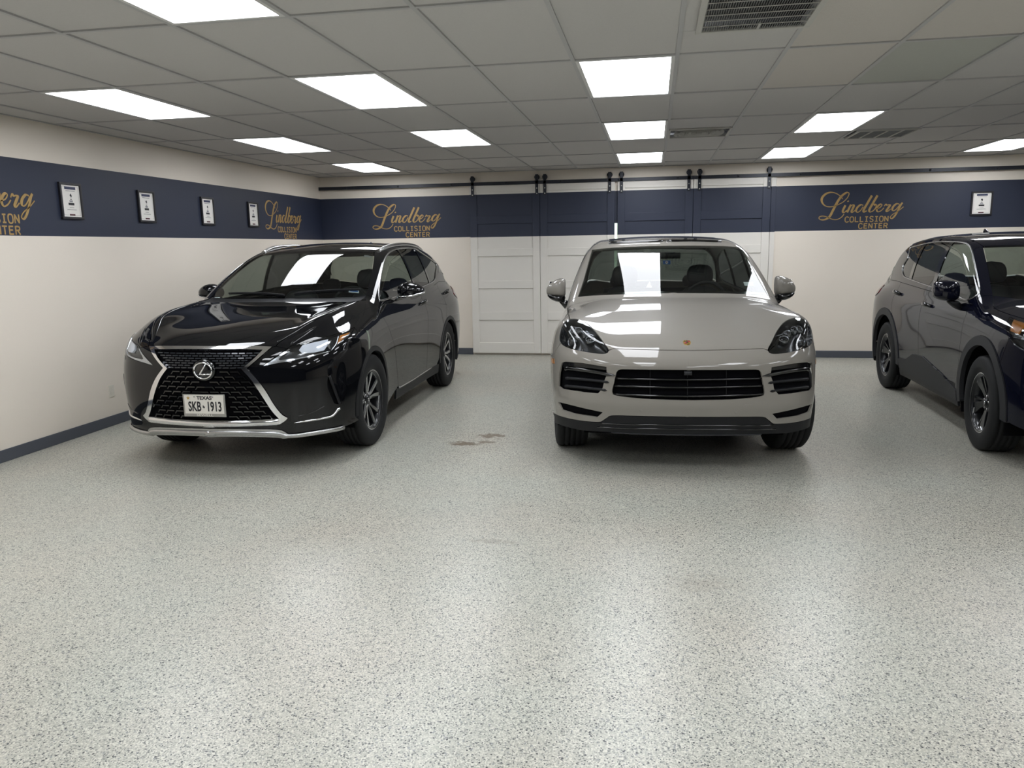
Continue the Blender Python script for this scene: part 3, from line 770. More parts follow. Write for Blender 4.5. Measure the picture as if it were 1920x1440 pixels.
def tyre_profile(hw, R, Rr, grooves=4, gw=.011, gd=.009):
    p = [(-hw*.78, Rr-.004), (-hw*.93, Rr+.012), (-hw, Rr+(R-Rr)*.42), (-hw*.985, R-.045), (-hw*.93, R-.018), (-hw*.82, R-.004)]
    tr = hw*.82; xs_ = np.linspace(-tr, tr, grooves+2)[1:-1]
    for x in xs_: p += [(x-gw/2, R), (x-gw/2+.001, R-gd), (x+gw/2-.001, R-gd), (x+gw/2, R)]
    p += [(hw*.82, R-.004), (hw*.93, R-.018), (hw*.985, R-.045), (hw, Rr+(R-Rr)*.42), (hw*.93, Rr+.012), (hw*.78, Rr-.004)]
    return p
def spoke_prism(bm, pts, x_face, thick, tilt=0.):
    """pts: (r, angle) outline; face leans inwards towards the hub by tilt per metre"""
    pts = [(r*math.cos(a), r*math.sin(a), r) for r, a in pts]; n = len(pts)
    Rm = max(q[2] for q in pts)
    f = [bm.verts.new((x_face-tilt*(Rm-r), u, v)) for u, v, r in pts]; b = [bm.verts.new((x_face-tilt*(Rm-r)-thick, u*.99, v*.99)) for u, v, r in pts]
    bm.faces.new(f); bm.faces.new(b[::-1])
    for i in range(n): bm.faces.new((f[i], b[i], b[(i+1) % n], f[(i+1) % n]))
def blk(r0, w0, r1, w1, a, skew=0.):
    """tapered spoke outline about angle a; w are widths in metres at the two radii"""
    return [(r0, a-w0/2/r0), (r0, a+w0/2/r0), (r1, a+skew+w1/2/r1), (r1, a+skew-w1/2/r1)]
def make_wheel(root, c, side, R, Rr, hw, design, steer=0., rot=0.):
    """wheel > tyre, rim pieces; side +1 faces +x"""
    bm = bmesh.new()
    lathe(bm, [(-hw*.75, Rr-.004), (-hw*.72, Rr-.02), (-hw*.3, Rr-.035), (hw*.45, Rr-.03), (hw*.72, Rr-.018), (hw*.78, Rr-.004), (hw*.80, Rr+.006), (hw*.84, Rr+.006), (hw*.84, Rr-.010), (hw*.74, Rr-.016)], 64)
    wh = bm_obj('wheel', bm, 'gunmetal', root)
    bm = bmesh.new(); lathe(bm, [(hw*.845, Rr-.004), (hw*.852, Rr-.002), (hw*.852, Rr+.004), (hw*.835, Rr+.007)], 64); bm_obj('rim_edge', bm, 'machined', wh)
    bm = bmesh.new(); lathe(bm, tyre_profile(hw, R, Rr), 72); bm_obj('tyre', bm, 'rubber', wh)
    bm = bmesh.new(); lathe(bm, [(-.005, .03), (-.005, Rr*.72), (.012, Rr*.72), (.012, .03)], 40, c=(-hw*.1, 0, 0)); bm_obj('brake_disc', bm, 'disc_steel', wh)
    bm = bmesh.new(); lathe(bm, [(-hw*.62, .001), (-hw*.62, Rr-.03)], 32); bm_obj('brake_backing', bm, 'void', wh)
    xf = hw*.74
    if design == 'lex':
        for k in range(5):
            a = rot+k*2*math.pi/5; bm = bmesh.new(); bmd = bmesh.new(); re_ = Rr-.010
            for sg in (-1, 1):
                ol = [(.055, a+sg*.04), (.055, a+sg*.46), (.10, a+sg*.27), (re_, a+sg*.36), (re_, a+sg*.22), (.12, a+sg*.10)]; spoke_prism(bm, ol if sg > 0 else ol[::-1], xf-.004, .012, .16)
                spoke_prism(bmd, blk(.05, .03, re_, .042, a+sg*.24, sg*.04), xf-.010, .035, .16)
            bm_obj('spoke', bm, 'machined', wh); bm_obj('spoke_shoulder', bmd, 'gunmetal', wh)
            bm = bmesh.new(); spoke_prism(bm, [(re_-.012, a+.34), (re_, a+.34), (re_, a+2*math.pi/5-.34), (re_-.012, a+2*math.pi/5-.34)], xf-.006, .01); bm_obj('rim_arc', bm, 'machined', wh)
    elif design == 'rog':
        for k in range(5):
            a = rot+k*2*math.pi/5; bm = bmesh.new()
            spoke_prism(bm, [(.05, a-.45), (.05, a+.45), (.12, a+.30), (Rr-.01, a+.36), (Rr-.01, a-.10), (.12, a-.16)], xf-.006, .035, .18); bm_obj('spoke', bm, 'gunmetal', wh, bevel=.003)
            bm = bmesh.new(); spoke_prism(bm, blk(.06, .018, Rr-.01, .02, a-.36, .05), xf-.012, .03, .18); bm_obj('thin_spoke', bm, 'gunmetal', wh, bevel=.002)
            bm = bmesh.new(); spoke_prism(bm, [(Rr-.045, a+.13), (Rr-.008, a+.37), (Rr-.008, a+.12)], xf-.002, .004); bm_obj('spoke_tip', bm, 'machined', wh)
    else:
        for k in range(5):
            a = rot+k*2*math.pi/5; bm = bmesh.new()
            for sg in (-1, 1): spoke_prism(bm, blk(.05, .03, Rr-.012, .03, a+sg*.16, sg*.03), xf-.004, .03, .12)
            bm_obj('spoke', bm, 'machined', wh, bevel=.003)
    tl = .16*(Rr-.06)
    bm = bmesh.new(); lathe(bm, [(xf-tl-.05, .078), (xf-tl-.012, .074), (xf-tl-.004, .06), (xf-tl-.004, .034), (xf-tl+.004, .032), (xf-tl+.007, .02), (xf-tl+.008, .0005)], 28); bm_obj('hub_cap', bm, 'gunmetal', wh)
    bm = bmesh.new(); lathe(bm, [(xf-tl+.0075, .014), (xf-tl+.0095, .013), (xf-tl+.0095, .0005)], 16); bm_obj('hub_badge', bm, 'chrome', wh)
    for k in range(5):
        a = rot+.63+k*2*math.pi/5; bm = bmesh.new(); lathe(bm, [(xf-tl-.012, .010), (xf-tl-.003, .009), (xf-tl-.002, .0005)], 8, c=(0, .052*math.cos(a), .052*math.sin(a))); bm_obj('lug_nut', bm, 'chrome', wh)
    wh.location = c; wh.rotation_euler = (0, 0, steer+(math.pi if side < 0 else 0))
    return wh
def arch_liner(root, c, Ra, x_in, x_out):
    """dark half drum behind a wheel opening"""
    for sg in (1, -1):
        bm = bmesh.new(); n = 20; A = []; B_ = []
        for k in range(n+1):
            q = math.pi*(-.12+1.24*k/n); A.append(bm.verts.new((sg*x_out, c[0]+Ra*math.cos(q), c[1]+Ra*math.sin(q)))); B_.append(bm.verts.new((sg*x_in, c[0]+Ra*math.cos(q), c[1]+Ra*math.sin(q))))
        for k in range(n): bm.faces.new((A[k], A[k+1], B_[k+1], B_[k])).smooth = True
        bm.faces.new(B_)
        bm_obj('wheel_arch_liner', bm, 'void', root)
def loft_blob(bm, secs, seg=20, cap=True):
    """sections: list of (center xyz, half-size a-vector, half-size b-vector, exponent)"""
    rings = []
    for c, a, b, ex in secs:
        c, a, b = map(np.array, (c, a, b)); r = []
        for q in np.linspace(0, 2*math.pi, seg, endpoint=False):
            u, v = math.cos(q), math.sin(q); r.append(bm.verts.new(c+a*np.sign(u)*abs(u)**(2/ex)+b*np.sign(v)*abs(v)**(2/ex)))
        rings.append(r)
    for A, B in zip(rings[:-1], rings[1:]):
        for k in range(seg): bm.faces.new((A[k], A[(k+1) % seg], B[(k+1) % seg], B[k])).smooth = True
    if cap:
        for R_ in (rings[0][::-1], rings[-1]): bm.faces.new(R_)
def cabin(root, yd, zd, ys_, xs_=.37, wheel_side=1, hw=.66, zroof=1.55, seat_z=.5, yr=None):
    """dashboard, steering wheel, seats with head restraints, rear bench, inside mirror"""
    bm = bmesh.new(); n = 12
    prof = [(-.16, .0), (-.10, .02), (.05, .03), (.22, .01), (.30, -.05), (.32, -.22), (.22, -.45)]
    V = [[bm.verts.new((x, yd+y+.10*(x/hw)**2, zd+z-.02*(x/hw)**2)) for y, z in prof] for x in np.linspace(-hw, hw, n)]
    for A, B in zip(V[:-1], V[1:]):
        for k in range(len(prof)-1): bm.faces.new((A[k], B[k], B[k+1], A[k+1])).smooth = True
    bm_obj('dashboard', bm, 'interior_dark', root)
    bm = bmesh.new(); c = np.array([wheel_side*xs_, yd+.44, zd-.005]); P = [c+.185*np.array([math.cos(q), .38*math.sin(q), .92*math.sin(q)]) for q in np.linspace(0, 2*math.pi, 32, endpoint=False)]
    tube(bm, P, .015, 8, True); sw = bm_obj('steering_wheel', bm, 'interior_dark', root)
    bm = bmesh.new(); add_box(bm, c[0]-.17, c[0]+.17, c[1]-.01, c[1]+.02, c[2]-.03, c[2]+.03); add_box(bm, c[0]-.06, c[0]+.06, c[1]-.02, c[1]+.03, c[2]-.07, c[2]+.05); bm_obj('spokes_and_pad', bm, 'interior_dark', sw, bevel=.01)
    bm = bmesh.new(); loft_blob(bm, [((wheel_side*xs_, yd+.12, zd+.03), (.17, 0, 0), (0, 0, .02), 3), ((wheel_side*xs_, yd+.3, zd+.035), (.18, 0, 0), (0, 0, .05), 3)], 16); bm_obj('instrument_hood', bm, 'interior_dark', root)
    for sg in (1, -1):
        x = sg*xs_; y = ys_; bm = bmesh.new()
        loft_blob(bm, [((x, y, seat_z-.02), (.24, 0, 0), (0, .10, 0), 3.5), ((x, y+.04, seat_z+.2), (.25, 0, 0), (0, .085, 0), 3.5), ((x, y+.12, seat_z+.45), (.23, 0, 0), (0, .075, 0), 3.2), ((x, y+.17, seat_z+.62), (.17, 0, 0), (0, .06, 0), 3), ((x, y+.175, seat_z+.65), (.10, 0, 0), (0, .03, 0), 2.5)], 20)
        add_box(bm, x-.25, x+.25, y-.5, y+.08, seat_z-.14, seat_z)
        st_ = bm_obj('front_seat', bm, 'seat_leather', root, sub=1)
        bm = bmesh.new(); loft_blob(bm, [((x, y+.17, seat_z+.66), (.10, 0, 0), (0, .04, 0), 3), ((x, y+.165, seat_z+.70), (.135, 0, 0), (0, .055, 0), 3), ((x, y+.17, seat_z+.80), (.13, 0, 0), (0, .055, 0), 3), ((x, y+.18, seat_z+.86), (.09, 0, 0), (0, .035, 0), 2.6)], 18); bm_obj('head_restraint', bm, 'seat_leather', st_, sub=1)
    yr = yr or ys_+.95
    bm = bmesh.new(); loft_blob(bm, [((0, yr, seat_z), (.62, 0, 0), (0, .1, 0), 6), ((0, yr+.1, seat_z+.4), (.62, 0, 0), (0, .08, 0), 6), ((0, yr+.15, seat_z+.58), (.58, 0, 0), (0, .05, 0), 6)], 24)
    rs = bm_obj('rear_bench', bm, 'seat_leather', root)
    for x in (-.4, .4):
        bm = bmesh.new(); loft_blob(bm, [((x, yr+.15, seat_z+.58), (.1, 0, 0), (0, .04, 0), 3), ((x, yr+.15, seat_z+.66), (.12, 0, 0), (0, .045, 0), 3), ((x, yr+.16, seat_z+.73), (.09, 0, 0), (0, .03, 0), 3)], 16); bm_obj('head_restraint', bm, 'seat_leather', rs, sub=1)
    box('cabin_floor', -.8, .8, yd-.2, yr+.75, seat_z-.2, seat_z-.14, 'interior_dark', root)
def underbody(root, L, hw, z=.24):
    bm = bmesh.new(); add_box(bm, -hw, hw, .35, L-.25, z, z+.10); add_box(bm, -hw*.55, hw*.55, .3, 1.35, z+.1, .78); bm_obj('underbody', bm, 'void', root)
def ellipse_loop(c, rx, rz, y, n=24): return [(c[0]+rx*math.cos(q), y, c[1]+rz*math.sin(q)) for q in np.linspace(0, 2*math.pi, n, endpoint=False)]
def side_body(car, pn, PT, root, p):
    """doors, quarter, glasshouse sides, sill and tail, all cut from the body surface by side-view lines"""
    yb1, yb2 = p['b1'], p['b2']; L = p['L']; RC, RRd = p['rc'], p['rr']; SV = (-1, 0, -.12); UV = (-.86, 0, -.5)
    B = np.array(p['belt']); bz = lambda y: np.interp(y, B[:, 0], B[:, 1])
    def S_(pts, n=5, smooth=True): return car.ortho('S', pts, n, smooth)
    y0 = p['dfe'][0][1]
    zs = p.get('sill_z', .36)
    belt = lambda a, b, n=10: S_([(y, bz(y)) for y in np.linspace(a, b, n)], 1)
    d1 = p.get('b1_line') or [(yb1+.02, bz(yb1)), (yb1, .8), (yb1, zs)]
    e1 = S_(d1); e1d = e1
    ra = lambda a0, a1, n=18: S_([(RC[0]+RRd*math.cos(q), RC[1]+RRd*math.sin(q)) for q in np.linspace(a0, a1, n)], 1)
    fd = chain(p['dfe'], S_([(p['dfe'][-1][1], zs), (yb1, zs)], 8, False), e1[::-1], belt(d1[0][0], y0, 14))
    doors = pn.add('front_door', fd, PT, view=SV, sp=.03, step=.025)
    a2 = math.pi*1.0; q2 = math.acos(max(-1, (yb2-.02-RC[0])/RRd)) if abs(yb2-.02-RC[0]) < RRd else math.pi*.72
    arc_d = ra(math.pi*.985, q2, 12)
    e2 = S_([tuple(arc_d[-1][1:]), (yb2+.05, .95), (yb2+.12, bz(yb2+.12))])
    rd = chain(e1, S_([(yb1, zs), (arc_d[0][1]-.10, zs), (arc_d[0][1], arc_d[0][2])], 8, False), arc_d, e2, belt(yb2+.12, d1[0][0], 10))
    rdoors = pn.add('rear_door', rd, PT, view=SV, sp=.03, step=.025)
    # quarter panel to the tail
    arc_q = ra(q2, -.06*math.pi, 22); yq = L-.33
    tail = car.xyz([(.9, yq, .42), (.92, yq+.02, .8), (.88, yq-.02, 1.0), (.84, yq-.10, bz(yq-.1))], 6)
    qp = chain(e2[::-1], arc_q, car.xyz([arc_q[-1], tail[0]], 6, False), tail, belt(yq-.1, yb2+.12, 10)[0:])
    pn.add('quarter_panel', qp, PT, view=(-.97, -.18, -.12), sp=.035, step=.025)
    # glasshouse side with window openings
    re = p['re']; ye = re[-1][1]
    dp = car.xyz([re[-1], (.74, ye+.18, 1.36), (.82, tail[-1][1]-.02, bz(tail[-1][1])+.03), tail[-1]], 6)
    up = chain(p['ws_s'], re, dp, belt(tail[-1][1], y0, 24), p['cap'][::-1])
    D = np.array(p.get('dlo', [(0, 0)])); dlo = p['dlo3'] if 'dlo3' in p else car.ortho('S', D, 8, True, True)
    pn.add('glasshouse_frame', up, p.get('frame_mat', PT), [dlo], view=UV, sp=.022, step=.014, gap=.0015, hole_flange=.02)
    # glass panes divided by black pillars
    d2 = dlo[:, 1:]; pil = p['pil']; cuts = [d2[:, 0].min()-.1, *pil, d2[:, 0].max()+.1]
    for k in range(len(cuts)-1):
        a, b = cuts[k]+(p.get('pil_w', .03)-.002 if k else 0), cuts[k+1]-(p.get('pil_w', .03)-.002 if k < len(cuts)-2 else 0); sl = p.get('pil_slope', -.12)
        poly = clip_poly(d2, a, b, sl)
        if len(poly) < 3: continue
        g = car.ortho('S', poly, 1, smooth=False, closed=True)
        pn.add(('front_door_glass', 'rear_door_glass', 'quarter_glass', 'quarter_glass')[k], g, p['glass'][k], view=UV, sp=.03, step=.02, off=-.006, flange=0, gap=.001)
    for k, y in enumerate(pil):
        poly = clip_poly(d2, y-p.get('pil_w', .03), y+p.get('pil_w', .03), p.get('pil_slope', -.12)); g = car.ortho('S', poly, 1, smooth=False, closed=True)
        pn.add('pillar_trim', g, 'gloss_black', view=UV, sp=.05, step=.02, off=-.001, flange=.012, gap=.002)
    if p.get('mold'):
        P = np.vstack([dlo, dlo[:2]]); strips(pn, 'window_moulding', P, p.get('mold_w', .014), .004, p['mold'])
    # sill
    ys_ = p['sil_f'][-1] if False else None
    f0 = p.get('sill_y0', p['dfe'][-1][1]-.06); f1 = RC[0]-RRd-.01
    sl = chain(S_([(f0, zs), (f1, zs)], 14, False), S_([(f1, zs), (f1, .23)], 3, False), S_([(f1, .23), (f0, .23)], 14, False), S_([(f0, .23), (f0, zs)], 3, False))
    pn.add('sill', sl, p['sill'], view=(-1, 0, .1), sp=.05, step=.03)
    # tail: rear window, tailgate, bumper
    zb = bz(tail[-1][1])
    rt = car.xyz([re[-1], (re[-1][0]*.5, ye+.05, re[-1][2]+.01), (0, ye+.06, re[-1][2]+.012)], 5); rt[-1, 0] = 0
    half = chain(rt[::-1], dp, car.xyz([tail[-1], (.5, L-.18, zb+.0), (0, L-.14, zb+.01)], 6))
    full = chain(half, car.snap(mirx(half[::-1]), 1)); pn.add('rear_window', full, p.get('rear_glass', 'glass_mid'), view=(0, -.75, -.66), sp=.08, step=.04, both=False, flange=0)
    def R_(pts, n=5): return car.ortho('R', pts, n, False)
    tg = chain(R_([(0, zb), (.70, zb)], 8), R_([(.70, zb), (.72, .62)], 6), R_([(.72, .62), (0, .60)], 8))
    h2 = chain(car.xyz([(0, L-.14, zb+.01), (.5, L-.18, zb), tail[-1]], 6), tail[::-1], car.xyz([tail[0], (.86, L-.14, .42), (.6, L-.03, .42), (0, L, .42)], 6))
    h2 = h2.copy(); pn.add('tailgate', h2, PT, view=(-.45, -.88, -.1), sp=.06, step=.03, join=True)
    h3 = chain(car.xyz([(0, L, .42), (.6, L-.03, .42), (.86, L-.14, .42), tail[0]], 6), car.xyz([tail[0], (.86, L-.4, .24)], 4), car.xyz([(.86, L-.4, .24), (.6, L-.1, .24), (0, L-.06, .24)], 6))
    pn.add('rear_bumper', h3, 'black_plastic', view=(-.4, -.9, .1), sp=.06, step=.03, join=True)
    p['out'] = dict(doors=doors, rdoors=rdoors, dlo=dlo)
def clip_poly(P, a, b, sl):
    """part of a closed (y, z) outline between two leaning lines y = a + sl*(z-1.3)"""
    def cut(P, c, keep):
        out = []; n = len(P)
        for i in range(n):
            p, q = P[i], P[(i+1) % n]; fp = (p[0]-c-sl*(p[1]-1.3))*keep; fq = (q[0]-c-sl*(q[1]-1.3))*keep
            if fp >= 0: out.append(p)
            if fp*fq < 0: out.append(p+(q-p)*fp/(fp-fq))
        return np.array(out)
    P = cut(np.asarray(P), a, 1)
    return cut(P, b, -1) if len(P) > 2 else P
# ================================================================== grey car in the middle
def cay_field():
    z_ = [.15, .25, .33, .40, .46, .52, .58, .66, .74, .80, .85, .90, .97, 1.08, 1.2]; x_ = [0, .3, .5, .65, .78, .88, .95, 1.0, 1.1]
    pz = np.array([.15, .085, .055, .038, .020, .002, .003, .010, .008, .004, .018, .042, .062, .09, .12]); qx = np.array([0, .012, .042, .09, .165, .27, .42, .62, 1.1])
    zs = np.array([1.05, 1, 1, 1, 1, 1, 1, 1, 1.02, 1.04, 1.06, 1.1, 1.15, 1.2, 1.2])
    Yf = Tab(z_, x_, pz[:, None]+zs[:, None]*qx[None])
    yt = [0, .1, .2, .35, .5, .8, 1.1, 1.35, 1.7, 2.2, 3.0, 3.8, 4.95]; xt = [0, .2, .4, .55, .68, .78, .88, .95, 1.02]
    Zt = Tab(yt, xt, [[.850, .850, .847, .843, .84, .84, .83, .82, .80], [.905, .903, .896, .892, .895, .90, .89, .87, .84], [.952, .950, .942, .940, .955, .968, .955, .925, .88],
        [1.008, 1.005, .998, .999, 1.03, 1.055, 1.045, 1.0, .94], [1.05, 1.047, 1.04, 1.042, 1.072, 1.092, 1.082, 1.035, .97], [1.11, 1.107, 1.10, 1.10, 1.113, 1.118, 1.098, 1.05, .985],
        [1.158, 1.155, 1.148, 1.144, 1.14, 1.13, 1.105, 1.058, 1.0], [1.188, 1.185, 1.178, 1.17, 1.155, 1.135, 1.105, 1.06, 1.0], [1.18, 1.18, 1.175, 1.165, 1.15, 1.135, 1.105, 1.06, 1.0],
        [1.13]*5+[1.128, 1.105, 1.06, 1.0], [1.13]*5+[1.128, 1.105, 1.06, 1.0], [1.15]*5+[1.14, 1.115, 1.07, 1.0], [1.10]*5+[1.09, 1.06, 1.02, .96]])
    zw = [.15, .35, .5, .65, .8, .9, 1.0, 1.1, 1.25]
    W = Tab([0, .5, .95, 1.4, 2, 2.6, 3.2, 3.85, 4.3, 4.95], zw, [[.95, .97, .985, .988, .985, .97, .945, .91, .86], [.955, .975, .99, .992, .988, .972, .947, .91, .86], [.96, .98, .992, .993, .988, .972, .947, .91, .86],
        [.93, .945, .957, .965, .968, .96, .945, .918, .87], [.91, .925, .94, .95, .958, .954, .943, .92, .875], [.91, .925, .94, .95, .958, .954, .943, .92, .875],
        [.92, .938, .953, .963, .968, .962, .948, .92, .875], [.955, .978, .99, .993, .992, .982, .958, .92, .87], [.94, .96, .975, .98, .977, .966, .942, .905, .855], [.78, .83, .86, .87, .87, .86, .84, .81, .77]])
    yr = np.array([.9, 1.3, 1.5, 1.7, 1.9, 2.08, 2.25, 2.45, 2.75, 3.1, 3.5, 3.9, 4.2, 4.45, 4.65, 4.9])
    zr = np.array([.95, 1.182, 1.292, 1.396, 1.492, 1.568, 1.624, 1.660, 1.690, 1.700, 1.688, 1.645, 1.575, 1.45, 1.29, 1.05])
    cr = np.array([.18, .175, .16, .14, .11, .08, .065, .06, .07, .085, .10, .11, .13, .16, .2, .2])
    xr = np.array([0, .2, .4, .55, .7, .85, 1.0])
    Zr = Tab(yr, xr, zr[:, None]-cr[:, None]*xr[None]**2.0)
    yg = [1.0, 2.0, 3.0, 3.6, 4.2, 4.9]; zg = [1.0, 1.1, 1.2, 1.3, 1.4, 1.5, 1.6, 1.7]; gw = np.array([.925, .905, .878, .848, .812, .772, .725, .66])
    Wg = Tab(yg, zg, np.stack([gw, gw, gw-.005, gw-.02, gw-.06, gw-.13]))
    def F(P):
        x, y, z = np.abs(P[:, 0]), P[:, 1], P[:, 2]
        x = np.sqrt(x*x+1e-6)
        d = smax(x-W(y, z), Yf(z, x)-y, .10)
        # nose tucks under the inlets and swells at mid height
        d = smax(d, .82*(z-Zt(y, x)), .085)
        d = smax(d, y-(4.915-.22*x**4-.35*np.maximum(z-.9, 0)**1.5), .10); d = smax(d, .19-z, .05)
        g = smax(.80*(z-Zr(y, x)), .95*(x-Wg(y, z)), .085); g = smax(g, y-4.9, .05); g = smax(g, 1.0-z, .02)
        return smin(d, g, .025)
    return F
def build_cayenne():
    car = Car(cay_field(), (.25, 5.35), .062)
    root = thing('car', 'glossy stone-grey crossover parked facing forward in the middle of the showroom', 'car', (*car.o[:2], 0), car.a); car.root = root
    pn = Panels(car, root); PT = 'paint_grey'
    def c2(*p): return [(1000+x/3.2, 420+y/3.2) for x, y in p]
    def c4(*p): return [(1010+x/4.964, 560+y/4.964) for x, y in p]
    X = dict(mir=True)
    # --- traced feature lines (photo left half, mirrored)
    hl_a = car.px(c4((290, 189), (340, 187), (400, 203), (460, 238), (520, 298), (570, 362), (610, 418), (640, 458), (650, 480)), **X)     # top round to the inner corner
    hl_b = car.px(c4((650, 480), (640, 503), (610, 511), (560, 510), (480, 500), (400, 486), (310, 466), (240, 440), (207, 415)), **X)
    hl_c = car.px(c4((207, 415), (192, 380), (198, 320), (214, 262), (245, 213), (290, 189)), **X)
    hood_f = car.px(c4((650, 464), (900, 472), (1180, 479), (1385, 482)), **X); hood_f[-1, 0] = 0; hood_f = car.snap(hood_f); hood_f[0] = hl_a[-1]
    hood_s = car.px([*c4((290, 189), (279, 150), (272, 100)), *c2((212, 488), (222, 462), (262, 438))], **X)
    ws_b = car.px(c2((268, 437), (330, 430), (450, 424), (600, 419), (760, 415), (880, 413)), **X); ws_b[-1, 0] = 0; ws_b = car.snap(ws_b)
    ws_s = car.px(c2((268, 437), (300, 345), (330, 235), (352, 155)), **X)
    ws_t = car.px(c2((352, 155), (420, 147), (500, 141), (640, 135), (790, 131)), **X); ws_t[-1, 0] = 0; ws_t = car.snap(ws_t)
    AC, AR = (.935, .40), .405                                    # front wheel opening
    def arch(c, r, a0, a1, n=24): return car.ortho('S', [(c[0]+r*math.cos(q), c[1]+r*math.sin(q)) for q in np.linspace(a0, a1, n)], 1)
    ar_f = arch(AC, AR, math.pi*1.06, math.pi*.80, 12); ar_r = arch(AC, AR, math.pi*.80, -.10*math.pi, 26)
    seam = car.xyz(np.linspace(ar_f[-1], hl_b[-1], 4), 4, False)
    low = car.px(c2((112, 1120), (135, 1143), (200, 1165), (300, 1183), (390, 1189), (412, 1184), (445, 1162), (475, 1150), (600, 1152), (760, 1156), (915, 1158)), **X); low[-1, 0] = 0; low = car.snap(low)
    low_in = car.xyz(np.linspace(ar_f[0], low[0], 3), 3, False)
    ctr = lambda a, b: car.ortho('F', [(0, z) for z in np.linspace(a[2], b[2], 14)], 1)
    # --- openings
    gr = car.px(c2((530, 873), (700, 876), (915, 878)), **X); gr[-1, 0] = 0
    gr2 = car.px(c2((915, 1056), (760, 1051), (640, 1045), (500, 1028), (474, 1008), (486, 950), (500, 893), (512, 878), (530, 873)), **X); gr2[0, 0] = 0
    grille = chain(gr2, gr, car.snap(mirx(gr[::-1])), car.snap(mirx(gr2[::-1])))
    inlet = car.px(c2((165, 850), (172, 832), (195, 826), (300, 835), (438, 858), (440, 905), (424, 945), (416, 985), (388, 1016), (300, 1008), (172, 988), (151, 970), (155, 900)), 3, smooth=False, closed=True, **X)
    slot = car.px(c2((150, 1068), (200, 1080), (300, 1105), (416, 1130), (382, 1160), (250, 1140), (172, 1115)), 3, smooth=False, closed=True, **X)
    half_gr = chain(gr2, gr)
    # half bumper with openings; the grille cuts its centre edge
    loop = chain(low[::-1], low_in[::-1], ar_f, seam, hl_b[::-1], hood_f, ctr(hood_f[-1], gr[-1]), gr[::-1], gr2[::-1], ctr(gr2[0], low[-1]))
    pn.add('front_bumper', loop, PT, [inlet, slot], view=(-.55, .83, -.12), sp=.023, join=True, step=.016, hole_flange=.012)
    # headlights
    hl = chain(hl_a, hl_b, hl_c)
    sub_field = car
    for sg in (1, -1):
        pass
    lens = pn.add('headlight', hl, 'lens_clear', view=(-.45, .85, -.3), sp=.03, flange=.01, gap=.003, off=.002, step=.012)
    nh = car.grad(hl).mean(0)
    for k, o in enumerate(lens):
        V, f, N = patch(car, resamp_loop(hl, .014), (), (-.45, .85, -.3), .03, gap=.0005, flange=.05, off=-.004)
        Vd, fd, Nd = patch(car, resamp_loop(hl, .014), (), (-.45, .85, -.3), .03, gap=.004, flange=0, off=-.06)
        a = (V, f, N) if k == 0 else flipped(V, f, N); b = (Vd, fd, Nd) if k == 0 else flipped(Vd, fd, Nd)
        # bowl: rim flange plus deep back
        nrim = len(f); me_f = [q for q in a[1] if len(q) == 4]
        surf_obj('lamp_rim', a[0], me_f, a[2], 'lamp_black', o); surf_obj('lamp_bowl', *b, 'lamp_black', o)
        cen = hl.mean(0); nn = np.array([.30, -.90, .28])
        sgx = 1 if k == 0 else -1
        # lamp modules: four-point light group around the main projectors
        for (dx, dz, r) in ((-.095, .075, .026), (-.03, .095, .026), (.045, .08, .026), (-.085, -.035, .034), (.065, -.045, .034)):
            # dx is measured inwards across the lamp
            base = cen+np.array([-dx*.9, dx*-.25, dz]); p = car.snap(base[None])[0]; n_ = car.grad(p[None])[0]; p = p-n_*.035
            bm = bmesh.new(); q = Vector((0, 0, 1)).rotation_difference(Vector(n_ if sgx > 0 else n_*[-1, 1, 1])).to_matrix().to_4x4(); pos = p*[sgx, 1, 1]
            lathe(bm, [(-.02, r), (.014, r*1.02), (.016, r*.9), (.004, r*.82)], 20, 'z'); bmesh.ops.transform(bm, matrix=Matrix.Translation(pos) @ q, verts=bm.verts); bm_obj('lamp_ring', bm, 'lamp_smoke', o)
            bm = bmesh.new(); lathe(bm, [(-.005, r*.85), (.006, r*.6), (.011, r*.3), (.012, .0005)], 16, 'z'); bmesh.ops.transform(bm, matrix=Matrix.Translation(pos) @ q, verts=bm.verts); bm_obj('projector_lens', bm, 'gloss_black', o)
        P = car.snap(np.linspace(cen+[-.11, .0, .03], cen+[.09, .05, .035], 8)); P = (P-car.grad(P)*.03)*[sgx, 1, 1]
        bm = bmesh.new(); tube(bm, P, .006, 6); bm_obj('light_bar', bm, 'lamp_smoke', o)
    # hood
    hloop = chain(hood_f[::-1], hl_a[::-1], hood_s, ws_b)
    full = chain(hloop, car.snap(mirx(hloop[::-1]), 1))
    pn.add('hood', full, PT, view=(0, .35, -.94), sp=.028, both=False, step=.02, gap=.003)
    # fender
    dfe = car.xyz([(.93, 1.50, 1.08), (.945, 1.47, 1.0), (.957, 1.44, .8), (.95, 1.42, .6), (.93, 1.42, .36)], 6)
    cap_ = car.xyz([hood_s[-1], (.87, 1.50, 1.125), dfe[0]], 5)
    sil_f = car.xyz([dfe[-1], (.94, 1.36, .34), ar_r[-1]], 4)
    pn.add('front_fender', chain(hl_c[::-1], seam[::-1], ar_r, sil_f[::-1], dfe[::-1], cap_[::-1], hood_s[::-1]), PT, view=(-.80, .28, -.53), sp=.022, step=.018)
    # lower valance
    bot = car.px(c2((132, 1195), (190, 1216), (300, 1240), (440, 1249), (600, 1257), (760, 1262), (915, 1265)), **X); bot[-1, 0] = 0; bot = car.snap(bot)
    bin_ = car.xyz(np.linspace(ar_f[0]+[0, 0, -.005], bot[0], 4), 3, False)
    mouth = car.px(c2((470, 1163), (900, 1172), (900, 1206), (440, 1198)), 4, smooth=False, closed=True, **X)
    pn.add('lower_valance', chain(bot[::-1], bin_[::-1], low_in, low, ctr(low[-1], bot[-1])), 'black_plastic', view=(-.5, .86, 0), sp=.03, join=True, step=.016)
